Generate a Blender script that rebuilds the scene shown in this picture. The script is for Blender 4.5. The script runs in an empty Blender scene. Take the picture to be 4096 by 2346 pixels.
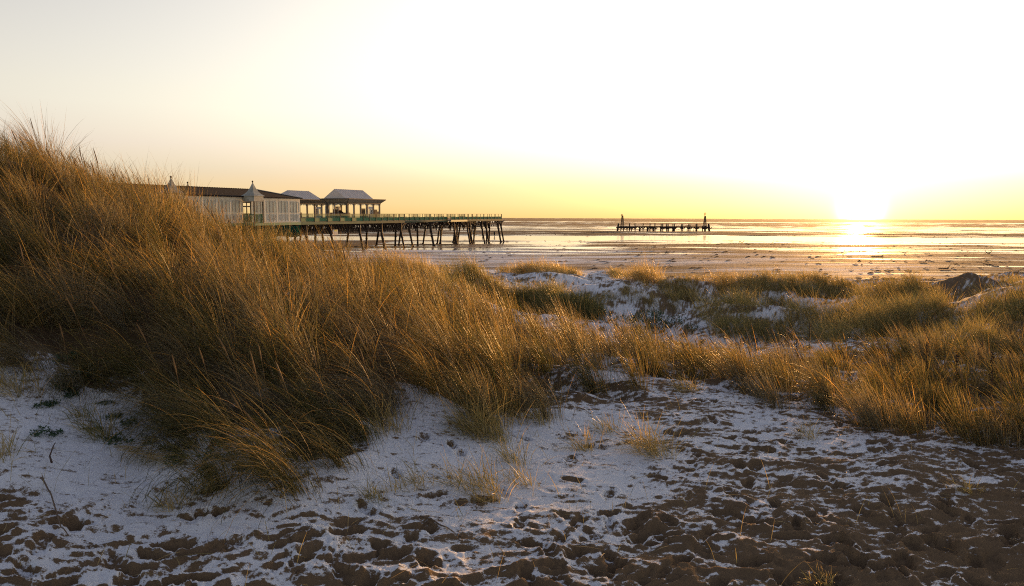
import bpy, math, random
import numpy as np
from mathutils import Vector, Matrix

random.seed(7)
rng = np.random.default_rng(11)
R = math.radians
SC = bpy.context.scene
COL = SC.collection

# ------------------------------------------------------------------ camera
F = 3184.0; CX, CY = 2048.0, 1173.0            # photograph pixels
PITCH = R(5.42); ROLL = R(0.22); EYE = 5.3
cam_d = bpy.data.cameras.new("camera"); cam = bpy.data.objects.new("camera", cam_d); COL.objects.link(cam)
SC.camera = cam
cam_d.sensor_width = 36.0; cam_d.lens = F / 4096 * 36.0
cam_d.clip_start = 0.1; cam_d.clip_end = 30000
CAMR = Matrix.Rotation(R(90) - PITCH, 4, 'X') @ Matrix.Rotation(ROLL, 4, 'Z')
cam.matrix_world = Matrix.Translation((0, 0, EYE)) @ CAMR

RC = np.array(CAMR.to_3x3())
def ray(px, py):
    d = RC @ np.array([(px - CX) / F, -(py - CY) / F, -1.0])
    return d / d[1]                              # per metre of +Y
def at(px, py, Y):
    d = ray(px, py) * Y
    return Vector((d[0], d[1], EYE + d[2]))

# ------------------------------------------------------------------ noise
def _h(ix, iy, s):
    n = (ix.astype(np.int64) * 374761393 + iy.astype(np.int64) * 668265263 + s * 974634777) & 0xFFFFFFFF
    n = ((n ^ (n >> 13)) * 1274126177) & 0xFFFFFFFF
    n = (n ^ (n >> 16)) & 0xFFFFFF
    return n / float(0xFFFFFF)
def vnoise(x, y, s=0):
    ix = np.floor(x); iy = np.floor(y); fx = x - ix; fy = y - iy
    ix = ix.astype(np.int64); iy = iy.astype(np.int64)
    u = fx * fx * fx * (fx * (fx * 6 - 15) + 10); v = fy * fy * fy * (fy * (fy * 6 - 15) + 10)
    def g(dx, dy):
        a = _h(ix + dx, iy + dy, s) * 2 * np.pi
        return np.cos(a) * (fx - dx) + np.sin(a) * (fy - dy)
    a = g(0, 0); b = g(1, 0); c = g(0, 1); d = g(1, 1)
    return ((a * (1 - u) + b * u) * (1 - v) + (c * (1 - u) + d * u) * v) * 1.5
def fbm(x, y, o=4, s=0, gain=.5):
    r = 0; a = 1; t = 0
    for i in range(o):
        r = r + a * vnoise(x * 2 ** i + 17.3 * i, y * 2 ** i - 9.1 * i, s + i); t += a; a *= gain
    return r / t
def ss(a, b, x):
    t = np.clip((x - a) / (b - a), 0, 1); return t * t * (3 - 2 * t)

# ------------------------------------------------------------------ terrain height
# columns of the land: horizontal direction (photo px of that direction at the horizon) -> (distance, height below the eye)
PROF = {
 -1800: [(1, -2.3), (5, -2.2), (8, -1.4), (12, 0.2), (18, 1.6), (26, 1.6), (36, 0), (50, -3.5), (80, -5.3)],
 -700: [(1, -2.4), (5, -2.3), (8.5, -1.6), (12, -.2), (18, 1.5), (26, 1.5), (36, 0), (50, -3.5), (80, -5.3)],
 0:    [(1, -2.5), (5, -2.42), (8.6, -1.9), (11.5, -.75), (14, .35), (16.5, 1.1), (20, 1.25), (26, 1.0), (34, -.3), (46, -3.3), (70, -5.3)],
 600:  [(1, -2.5), (5, -2.5), (8.5, -2.2), (11, -1.3), (14, -.42), (17, .05), (20, .08), (25, -.25), (34, -1.6), (46, -3.8), (70, -5.3)],
 1100: [(1, -2.5), (5, -2.5), (7, -2.35), (9, -1.85), (12, -1.48), (16, -1.24), (19, -1.24), (23, -1.5), (30, -2.4), (40, -3.3), (50, -4.4), (72, -5.35)],
 1600: [(1, -2.5), (6, -2.5), (8.5, -2.4), (10.5, -2.15), (13, -1.98), (16, -1.84), (19, -1.9), (22, -2.2), (27, -2.55), (33, -2.65), (39, -2.62), (43, -3.0), (58, -4.8), (75, -5.35)],
 2100: [(1, -2.55), (6, -2.55), (9.5, -2.55), (12, -2.5), (15, -2.42), (18, -2.52), (22, -3.0), (25, -3.2), (30, -3.15), (36, -2.85), (40, -2.68), (44, -3.1), (58, -4.7), (75, -5.35)],
 2600: [(1, -2.6), (6, -2.6), (10, -2.62), (12.5, -2.62), (15, -2.75), (18, -3.35), (22, -3.65), (28, -3.6), (34, -3.0), (39, -2.8), (43, -3.3), (58, -4.8), (75, -5.35)],
 3100: [(1, -2.6), (6, -2.62), (10.5, -2.62), (13, -2.72), (16, -3.1), (20, -3.45), (27, -3.5), (33, -3.2), (39, -2.9), (43, -3.4), (58, -4.8), (75, -5.3)],
 3600: [(1, -2.6), (5, -2.62), (8.9, -2.62), (12, -2.75), (16, -3.0), (22, -3.15), (30, -3.05), (37, -2.95), (42, -3.3), (58, -4.7), (75, -5.3)],
 4096: [(1, -2.7), (5, -2.7), (8.5, -2.62), (12, -2.65), (18, -2.7), (26, -2.55), (34, -2.75), (40, -3.3), (58, -4.7), (75, -5.3)],
 5400: [(1, -2.7), (6, -2.7), (12, -2.5), (20, -2.3), (28, -2.3), (36, -3.0), (55, -4.6), (75, -5.3)],
}
LY = np.linspace(math.log(1.0), math.log(120.0), 600)
_cols = sorted(PROF)
_T = np.array([(c - CX) / F for c in _cols])
_Z = []
for c in _cols:
    p = PROF[c]; z = np.interp(np.exp(LY), [q[0] for q in p], [q[1] for q in p])
    k = np.hanning(33); k /= k.sum()
    z = np.convolve(np.pad(z, 16, mode='edge'), k, mode='valid'); _Z.append(z)
_Z = np.array(_Z)
_tg = np.linspace(_T[0], _T[-1], 500)
_ti = np.clip(np.searchsorted(_T, _tg) - 1, 0, len(_T) - 2)
_f = (_tg - _T[_ti]) / (_T[_ti + 1] - _T[_ti]); _f = _f * _f * (3 - 2 * _f) * .6 + _f * .4
_G = _Z[_ti] * (1 - _f)[:, None] + _Z[_ti + 1] * _f[:, None]

BANDS = [(60, .25), (120, .25), (146, .10), (153, -.05), (166, -.05), (174, .05), (184, .02), (190, -.10), (228, -.10), (238, .10), (300, .10),
         (322, -.03), (370, .0), (470, -.03), (520, .08), (900, .10), (1010, -.03), (1100, -.03), (1180, .12), (3000, .12), (3600, .05), (20000, .05)]
def beach(X, Y):
    """slow bars of the tidal flat, long across the view"""
    Yw = Y * (1 + .10 * vnoise(X / 120, Y / 60, 31) + .03 * vnoise(X / 22, Y / 14, 32)) + .055 * (X - 20) * (Y < 400)
    b = np.interp(np.log(np.maximum(Yw, 1)), [math.log(p[0]) for p in BANDS], [p[1] for p in BANDS])
    n = fbm(X / 14, Y / 3.2, 3, 41) * .05 + fbm(X / 45, Y / 12, 2, 45) * .09
    n = n + ss(185, 260, Y) * (fbm(X / 70, Y / 11, 3, 49) * .16 + .02)
    w = ss(-50, 60, X * 1.0) * ss(150, 190, Y)      # the right of the flat is wetter
    b = b + .16 * ss(172, 160, Y) * 0 + .16 * (1 - ss(168, 178, Y)) * np.clip(ss(10, 22, X) + 1 - ss(-30, -22, X), 0, 1)
    return b + n * ss(80, 150, Y) * (1 + .6 * ss(180, 260, Y)) - .02 * w + fbm(X / 5, Y / 1.2, 3, 47) * .03
def base(X, Y):
    t = X / Y
    ly = np.log(np.clip(Y, 1.01, 119))
    a = np.clip((t - _tg[0]) / (_tg[1] - _tg[0]), 0, 498.999); b = (ly - LY[0]) / (LY[1] - LY[0])
    i = a.astype(int); j = np.minimum(b.astype(int), 598); fa = a - i; fb = b - j
    z = (_G[i, j] * (1 - fa) + _G[i + 1, j] * fa) * (1 - fb) + (_G[i, j + 1] * (1 - fa) + _G[i + 1, j + 1] * fa) * fb
    z = np.where(Y > 119, -5.3, z)
    near = 1 - ss(45, 70, Y)
    z = z + near * ss(8, 16, Y) * fbm(X / 4.5, Y / 4.5, 3, 3) * .32
    z = z + near * ss(19, 26, Y) * (fbm(X / 6.5, Y / 5.0, 2, 13) * 1.25 * (1 - .75 * ss(32, 40, Y)) + np.maximum(fbm(X / 3.4 + 9, Y / 3.0, 2, 17), -.1) * .8 * (1 - ss(33, 40, Y)))
    z = z + .30 * litter_mask(X, Y) * fbm(X / 1.25, Y / 1.1, 2, 9)
    z = z + near * ss(3, 9, Y) * fbm(X / 1.7, Y / 1.7, 2, 5) * .06
    return z
def ground(X, Y):
    X = np.asarray(X, float); Y = np.asarray(Y, float)
    z = base(X, Y) + np.where(Y > 45, beach(X, Y) * ss(60, 80, Y), 0)
    return z + EYE
def gz(x, y): return float(ground(np.array([x]), np.array([y]))[0])
_hy = np.exp(np.linspace(math.log(2.5), math.log(900), 4000))
def hit(px, py, ymin=2.5):
    d = ray(px, py); X = d[0] * _hy; Z = EYE + d[2] * _hy
    g = ground(X, _hy); ok = np.where((Z <= g) & (_hy > ymin))[0]
    i = ok[0] if len(ok) else len(_hy) - 1
    return Vector((X[i], _hy[i], g[i]))
def proj(X, Y, Z):
    v = np.stack([X, Y, Z - EYE], -1) @ RC
    return CX + F * v[..., 0] / -v[..., 2], CY - F * v[..., 1] / -v[..., 2]

# ------------------------------------------------------------------ object helpers
def tag(o, label=None, cat=None, group=None, kind=None):
    if label: o['label'] = label
    if cat: o['category'] = cat
    if group: o['group'] = group
    if kind: o['kind'] = kind
    return o
def empty(name, loc=(0, 0, 0), rz=0, parent=None):
    o = bpy.data.objects.new(name, None); COL.objects.link(o); o.location = loc; o.rotation_euler = (0, 0, rz)
    o.empty_display_size = .2
    if parent: o.parent = parent
    return o
def link_mesh(name, me, mat, parent=None):
    o = bpy.data.objects.new(name, me); COL.objects.link(o)
    for m in (mat if isinstance(mat, (list, tuple)) else [mat]): me.materials.append(m)
    if parent: o.parent = parent
    return o
class MB:
    def __init__(s): s.v = []; s.f = []; s.sm = False
    def add(s, vs, fs):
        n = len(s.v); s.v += [tuple(v) for v in vs]; s.f += [tuple(n + i for i in f) for f in fs]; return s
    def box(s, x0, x1, y0, y1, z0, z1):
        return s.add([(x0, y0, z0), (x1, y0, z0), (x1, y1, z0), (x0, y1, z0), (x0, y0, z1), (x1, y0, z1), (x1, y1, z1), (x0, y1, z1)],
              [(0, 3, 2, 1), (4, 5, 6, 7), (0, 1, 5, 4), (1, 2, 6, 5), (2, 3, 7, 6), (3, 0, 4, 7)])
    def bar(s, p, q, w, h=None):
        p = Vector(p); q = Vector(q); h = h or w; d = (q - p).normalized()
        up = Vector((0, 0, 1)) if abs(d.z) < .95 else Vector((0, 1, 0))
        a = d.cross(up).normalized() * w / 2; b = d.cross(a).normalized() * h / 2
        return s.add([p - a - b, p + a - b, p + a + b, p - a + b, q - a - b, q + a - b, q + a + b, q - a + b],
              [(0, 3, 2, 1), (4, 5, 6, 7), (0, 1, 5, 4), (1, 2, 6, 5), (2, 3, 7, 6), (3, 0, 4, 7)])
    def tube(s, pts, rs, n=8):
        pts = [Vector(p) for p in pts]; base_i = len(s.v); k = len(pts)
        if not isinstance(rs, (list, tuple)): rs = [rs] * k
        ref = None
        for i, p in enumerate(pts):
            d = (pts[min(i + 1, k - 1)] - pts[max(i - 1, 0)]).normalized()
            if ref is None: ref = Vector((0, 0, 1)) if abs(d.z) < .9 else Vector((1, 0, 0))
            a = d.cross(ref).normalized(); b = d.cross(a).normalized()
            for j in range(n):
                t = 2 * math.pi * j / n; v = p + (a * math.cos(t) + b * math.sin(t)) * rs[i]; s.v.append(tuple(v))
        for i in range(k - 1):
            for j in range(n):
                j2 = (j + 1) % n; o = base_i + i * n
                s.f.append((o + j, o + j2, o + n + j2, o + n + j))
        s.f.append(tuple(base_i + j for j in range(n))[::-1]); s.f.append(tuple(base_i + (k - 1) * n + j for j in range(n)))
        return s
    def lathe(s, prof, n=12, c=(0, 0, 0), rot=0):
        b0 = len(s.v)
        for r, z in prof:
            for j in range(n):
                t = 2 * math.pi * j / n + rot; s.v.append((c[0] + r * math.cos(t), c[1] + r * math.sin(t), c[2] + z))
        for i in range(len(prof) - 1):
            for j in range(n):
                j2 = (j + 1) % n; o = b0 + i * n; s.f.append((o + j, o + j2, o + n + j2, o + n + j))
        s.f.append(tuple(b0 + j for j in range(n))[::-1]); s.f.append(tuple(b0 + (len(prof) - 1) * n + j for j in range(n)))
        return s
    def prism(s, poly, f0, f1):
        """poly: 2-D points; f0,f1 map a 2-D point to 3-D for the two ends"""
        n = len(poly); b0 = len(s.v)
        s.v += [tuple(f0(p)) for p in poly] + [tuple(f1(p)) for p in poly]
        s.f.append(tuple(b0 + i for i in range(n))[::-1]); s.f.append(tuple(b0 + n + i for i in range(n)))
        for i in range(n): j = (i + 1) % n; s.f.append((b0 + i, b0 + j, b0 + n + j, b0 + n + i))
        return s
    def build(s, name, mat, parent=None):
        me = bpy.data.meshes.new(name); me.from_pydata(s.v, [], s.f); me.update()
        if s.sm:
            for p in me.polygons: p.use_smooth = True
        return link_mesh(name, me, mat, parent)

# ------------------------------------------------------------------ materials
def newmat(name):
    m = bpy.data.materials.new(name); m.use_nodes = True; nt = m.node_tree
    for n in list(nt.nodes): nt.nodes.remove(n)
    out = nt.nodes.new('ShaderNodeOutputMaterial'); return m, nt, out
def nd(nt, t, **kw):
    n = nt.nodes.new(t)
    for k, v in kw.items():
        if k in n.inputs: n.inputs[k].default_value = v
        else: setattr(n, k, v)
    return n
def mixc(nt, fac, a, b):
    n = nt.nodes.new('ShaderNodeMix'); n.data_type = 'RGBA'
    for sock, v in ((n.inputs['Factor'], fac), (n.inputs[6], a), (n.inputs[7], b)):
        if hasattr(v, 'links') or hasattr(v, 'is_linked'): nt.links.new(v, sock)
        else: sock.default_value = v if not isinstance(v, tuple) else (*v[:3], 1)
    return n.outputs[2]
def simple(name, col, col2=None, rough=.7, scale=3.0, metal=0.0, bump=.0, stretch=(1, 1, 1), spec=.5):
    m, nt, out = newmat(name)
    b = nd(nt, 'ShaderNodeBsdfPrincipled', Roughness=rough, Metallic=metal); b.inputs['Specular IOR Level'].default_value = spec
    nt.links.new(b.outputs[0], out.inputs[0])
    tc = nd(nt, 'ShaderNodeTexCoord'); mp = nd(nt, 'ShaderNodeMapping'); mp.inputs['Scale'].default_value = stretch
    nt.links.new(tc.outputs['Object'], mp.inputs[0])
    n = nd(nt, 'ShaderNodeTexNoise', Scale=scale, Detail=6.0, Roughness=.65); nt.links.new(mp.outputs[0], n.inputs['Vector'])
    cr = nd(nt, 'ShaderNodeMapRange'); cr.inputs['From Min'].default_value = .35; cr.inputs['From Max'].default_value = .7
    nt.links.new(n.outputs['Fac'], cr.inputs[0])
    c2 = col2 or tuple(c * .6 for c in col)
    nt.links.new(mixc(nt, cr.outputs[0], col, c2), b.inputs['Base Color'])
    if bump:
        bp = nd(nt, 'ShaderNodeBump', Strength=bump, Distance=.02); nt.links.new(n.outputs['Fac'], bp.inputs['Height']); nt.links.new(bp.outputs[0], b.inputs['Normal'])
    return m

M = {}
M['cream'] = simple('cream_paint', (.82, .77, .62), (.64, .59, .46), .7, 1.2, stretch=(1, 1, .35))
M['pane'] = simple('boarded_pane', (.70, .65, .46), (.50, .48, .38), .5, .9, stretch=(1, 1, .5))
M['groove'] = simple('grey_joint', (.42, .39, .32), (.30, .28, .23), .9)
M['slate'] = simple('dark_slate', (.018, .014, .015), (.008, .007, .008), .95, 2.5, stretch=(.6, 3, 3), spec=.12)
M['lead'] = simple('turret_lead', (.42, .42, .36), (.22, .23, .19), .55, 1.6)
M['sheet'] = simple('pale_roof_sheet', (.66, .61, .58), (.50, .46, .44), .7, 1.5, stretch=(4, .3, .3))
M['green'] = simple('green_paint', (.02, .23, .13), (.02, .15, .09), .5, 1.0)
M['dkgreen'] = simple('dark_green_paint', (.008, .155, .060), (.007, .10, .038), .6, 2.0)
M['fgreen'] = simple('worn_green_board', (.035, .14, .075), (.08, .11, .06), .7, 1.1)
M['rail'] = simple('brown_rail', (.11, .085, .06), (.06, .045, .03), .7, 3)
M['iron'] = simple('rusty_iron', (.050, .032, .022), (.026, .017, .012), .8, 2.2)
M['ironlite'] = simple('grey_brown_iron', (.13, .11, .09), (.07, .055, .045), .7, 2.2)
M['canopy'] = simple('canopy_board', (.36, .32, .25), (.26, .23, .18), .8)
M['wood'] = simple('deck_wood', (.12, .09, .06), (.07, .05, .035), .8, 2, stretch=(1, 6, 1))
M['white'] = simple('white_trim', (.62, .60, .55), (.5, .48, .43), .5)
M['brownwood'] = simple('dark_brown_wood', (.035, .02, .014), (.02, .012, .009), .4)
M['box'] = simple('crate_board', (.2, .14, .08), (.13, .09, .05), .8)
M['yellow'] = simple('yellow_panel', (.55, .50, .05), (.42, .42, .05), .5)
M['ink'] = simple('dark_lettering', (.05, .05, .05), (.03, .03, .03), .6)
M['gold'] = simple('weathered_gold', (.62, .36, .05), (.35, .2, .04), .4, metal=.5)
M['bird'] = simple('dark_feathers', (.03, .028, .026), (.015, .014, .013), .7)
M['cloth_dark'] = simple('dark_coat', (.02, .02, .026), (.012, .012, .016), .8)
M['cloth_jean'] = simple('dark_trousers', (.018, .022, .035), (.012, .014, .022), .8)
M['skin'] = simple('skin', (.45, .27, .19), (.38, .22, .15), .5)
M['hair'] = simple('dark_hair', (.03, .02, .014), (.02, .014, .01), .6)
M['drift'] = simple('driftwood', (.08, .055, .038), (.045, .03, .02), .8, 6, stretch=(1, 1, 1))
M['twig'] = simple('bare_twig', (.16, .11, .07), (.08, .05, .03), .8, 12)
M['weed'] = simple('dried_brown_weed', (.06, .028, .015), (.035, .016, .009), .8, 12)
M['net'] = None

def net_mat():
    m, nt, out = newmat('green_debris_net')
    d = nd(nt, 'ShaderNodeBsdfDiffuse'); d.inputs[0].default_value = (.01, .075, .055, 1)
    t = nd(nt, 'ShaderNodeBsdfTranslucent'); t.inputs[0].default_value = (.01, .10, .07, 1)
    tr = nd(nt, 'ShaderNodeBsdfTransparent')
    mx = nd(nt, 'ShaderNodeMixShader'); mx.inputs[0].default_value = .4
    nt.links.new(d.outputs[0], mx.inputs[1]); nt.links.new(t.outputs[0], mx.inputs[2])
    m2 = nd(nt, 'ShaderNodeMixShader')
    tc = nd(nt, 'ShaderNodeTexCoord'); n = nd(nt, 'ShaderNodeTexNoise', Scale=1.1, Detail=3.0); nt.links.new(tc.outputs['Object'], n.inputs['Vector'])
    r = nd(nt, 'ShaderNodeMapRange'); r.inputs['From Min'].default_value = .6; r.inputs['From Max'].default_value = .66; r.inputs['To Min'].default_value = .04; r.inputs['To Max'].default_value = .8
    nt.links.new(n.outputs['Fac'], r.inputs[0]); nt.links.new(r.outputs[0], m2.inputs[0])
    nt.links.new(mx.outputs[0], m2.inputs[1]); nt.links.new(tr.outputs[0], m2.inputs[2]); nt.links.new(m2.outputs[0], out.inputs[0])
    return m
M['net'] = net_mat()

def grass_mat(name, dry, green, gold, trans=.45):
    m, nt, out = newmat(name)
    a = nd(nt, 'ShaderNodeAttribute', attribute_name='tone'); sep = nd(nt, 'ShaderNodeSeparateColor'); nt.links.new(a.outputs['Color'], sep.inputs[0])
    c1 = mixc(nt, sep.outputs[0], green, dry)
    c1 = mixc(nt, sep.outputs[2], c1, (.27, .24, .18)) if name == 'marram_blade' else c1
    c2 = mixc(nt, sep.outputs[1], c1, gold)
    p = nd(nt, 'ShaderNodeBsdfPrincipled', Roughness=.45); p.inputs['Specular IOR Level'].default_value = .35
    nt.links.new(c2, p.inputs['Base Color'])
    t = nd(nt, 'ShaderNodeBsdfTranslucent')
    hs = nd(nt, 'ShaderNodeHueSaturation', Saturation=1.12, Value=1.45); nt.links.new(c2, hs.inputs['Color']); nt.links.new(hs.outputs[0], t.inputs[0])
    mx = nd(nt, 'ShaderNodeMixShader'); mx.inputs[0].default_value = trans
    nt.links.new(p.outputs[0], mx.inputs[1]); nt.links.new(t.outputs[0], mx.inputs[2]); nt.links.new(mx.outputs[0], out.inputs[0])
    return m
M['grass'] = grass_mat('marram_blade', (.45, .34, .155), (.080, .098, .032), (.62, .44, .17))
M['leaf'] = grass_mat('dark_green_leaf', (.035, .075, .03), (.02, .055, .025), (.05, .09, .03), .2)
M['spike'] = simple('seed_head', (.20, .115, .045), (.12, .07, .03), .8, 20)

# ------------------------------------------------------------------ the ground sheet
def ground_mat():
    m, nt, out = newmat('sand_and_frost')
    L = nt.links.new
    geo = nd(nt, 'ShaderNodeNewGeometry')
    at_ = nd(nt, 'ShaderNodeAttribute', attribute_name='cover'); sp = nd(nt, 'ShaderNodeSeparateColor'); L(at_.outputs['Color'], sp.inputs[0])
    def noise(scale, detail=5.0, rough=.6, st=(1, 1, 1)):
        mp = nd(nt, 'ShaderNodeMapping'); mp.inputs['Scale'].default_value = st; L(geo.outputs['Position'], mp.inputs[0])
        n = nd(nt, 'ShaderNodeTexNoise', Scale=scale, Detail=detail, Roughness=rough); L(mp.outputs[0], n.inputs['Vector']); return n.outputs['Fac']
    def math_(op, a, b, clamp=False):
        n = nd(nt, 'ShaderNodeMath', operation=op, use_clamp=clamp)
        for i, v in enumerate((a, b)):
            if isinstance(v, (int, float)): n.inputs[i].default_value = v
            else: L(v, n.inputs[i])
        return n.outputs[0]
    n1 = noise(11, 8, .78); n2 = noise(75, 4, .7); n3 = noise(1.3, 4, .6)
    # frost: baked cover plus grain
    g = math_('ADD', math_('MULTIPLY', math_('SUBTRACT', n1, .5), 1.0), math_('MULTIPLY', math_('SUBTRACT', n2, .5), 1.1))
    s = math_('ADD', sp.outputs[0], g)
    sm = nd(nt, 'ShaderNodeMapRange'); sm.inputs['From Min'].default_value = .40; sm.inputs['From Max'].default_value = .66; sm.interpolation_type = 'SMOOTHSTEP'; L(s, sm.inputs[0])
    sandn = math_('ADD', math_('MULTIPLY', n3, .6), math_('MULTIPLY', n2, .5))
    sand = mixc(nt, sandn, (.130, .088, .050), (.225, .158, .098))
    wetc = mixc(nt, sp.outputs[1], sand, (.12, .080, .050))
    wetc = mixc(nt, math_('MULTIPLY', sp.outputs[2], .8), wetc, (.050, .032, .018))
    col = mixc(nt, sm.outputs[0], wetc, (.80, .83, .87))
    b = nd(nt, 'ShaderNodeBsdfPrincipled'); L(col, b.inputs['Base Color'])
    # wet sand shines, dry sand does not
    st = noise(1, 5, .7, (.05, .55, 1)); 
    wet = math_('MULTIPLY', sp.outputs[1], math_('ADD', .55, math_('MULTIPLY', st, .9)), True)
    rr = nd(nt, 'ShaderNodeMapRange'); rr.inputs['From Max'].default_value = .72; rr.inputs['To Min'].default_value = .90; rr.inputs['To Max'].default_value = .15; L(wet, rr.inputs[0]); L(rr.outputs[0], b.inputs['Roughness'])
    sl = nd(nt, 'ShaderNodeMapRange'); sl.inputs['To Min'].default_value = .03; sl.inputs['To Max'].default_value = .6; L(wet, sl.inputs[0]); L(sl.outputs[0], b.inputs['Specular IOR Level'])
    hgt = math_('ADD', math_('MULTIPLY', n1, .8), math_('MULTIPLY', n2, .25))
    bs = nd(nt, 'ShaderNodeMapRange'); bs.inputs['To Min'].default_value = .85; bs.inputs['To Max'].default_value = .10; L(sp.outputs[1], bs.inputs[0])
    bp = nd(nt, 'ShaderNodeBump', Distance=.035); L(bs.outputs[0], bp.inputs['Strength']); L(hgt, bp.inputs['Height']); L(bp.outputs[0], b.inputs['Normal'])
    L(b.outputs[0], out.inputs[0])
    return m
M['ground'] = ground_mat()

# frost cover over the near sand: (photo spot, cover, disturbance)
COVER = [(0, 2250, .52, .9), (300, 2300, .52, 1.), (700, 2280, .58, 1.), (1200, 2280, .54, 1.), (1700, 2300, .46, 1.), (2200, 2320, .34, 1.), (2700, 2320, .18, 1.), (3300, 2320, .02, 1.), (4000, 2320, .02, 1.),
  (0, 2050, .56, .8), (400, 2050, .66, .7), (800, 2080, .66, .5), (1300, 2120, .58, .9), (1800, 2120, .66, .6), (2250, 2120, .60, .7), (2700, 2100, .44, .9), (3200, 2100, .30, 1.), (3800, 2100, .24, 1.),
  (0, 1850, .66, .3), (400, 1850, .80, .15), (800, 1900, .72, .3), (1500, 1900, .74, .4), (2000, 1900, .80, .3), (2400, 1900, .76, .5), (2800, 1900, .50, .9), (3300, 1900, .38, .9), (3900, 1900, .24, .9),
  (0, 1650, .70, .1), (300, 1650, .72, .1), (1500, 1760, .76, .25), (2000, 1760, .78, .25), (2500, 1760, .68, .4), (2900, 1760, .56, .8), (3300, 1760, .60, .7), (3700, 1800, .46, .6), (4090, 1900, .30, .7),
  (100, 1520, .62, .1), (1700, 1640, .66, .2), (2400, 1640, .66, .5), (2700, 1640, .45, .8), (3000, 1650, .62, .7), (3400, 1730, .62, .6), (2700, 1560, .42, .7), (2400, 1490, .80, .1), (2950, 1600, .6, .6),
  (2100, 1130, .62, .5), (2300, 1110, .66, .5), (2500, 1250, .60, .7), (2700, 1200, .48, .6), (2900, 1250, .42, .6), (2550, 1330, .62, .7), (3200, 1210, .56, .6), (3500, 1200, .56, .7), (3750, 1160, .22, .5), (3550, 1390, .55, .6),
  (3800, 1230, .42, .7), (4050, 1320, .5, .6), (1600, 1110, .62, .3), (3000, 1330, .56, .6)]
NEAR_PX = [-1800, 0, 250, 500, 700, 850, 1000, 1200, 1350, 1450, 1550, 1700, 1850, 2000, 2200, 2400, 2550, 2700, 3000, 3200, 3500, 3700, 3900, 4096, 5500]
NEAR_D = [9.0, 8.6, 8.8, 8.4, 7.5, 6.9, 6.7, 6.6, 7.0, 7.6, 8.8, 9.6, 9.4, 9.3, 9.7, 10.2, 10.8, 12.0, 11.4, 10.7, 9.6, 9.0, 8.9, 8.6, 8.0]
FAR_PX = [-1800, 0, 1000, 1400, 1700, 2100, 2500, 2800, 3100, 3600, 4096, 5500]
FAR_D = [36, 34, 30, 27, 24, 20.0, 17.2, 16.6, 17.5, 19, 21, 22]
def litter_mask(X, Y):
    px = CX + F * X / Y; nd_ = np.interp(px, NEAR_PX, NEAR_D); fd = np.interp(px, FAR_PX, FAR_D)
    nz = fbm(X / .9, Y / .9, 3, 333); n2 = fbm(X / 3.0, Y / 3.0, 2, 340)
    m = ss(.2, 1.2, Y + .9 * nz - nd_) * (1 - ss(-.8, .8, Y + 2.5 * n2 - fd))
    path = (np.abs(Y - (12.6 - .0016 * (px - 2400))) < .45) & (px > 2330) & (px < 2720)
    return m * np.where(path, .1, 1.0) * (1 - .45 * ss(.28, .42, n2) * (px < 1300))
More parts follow.
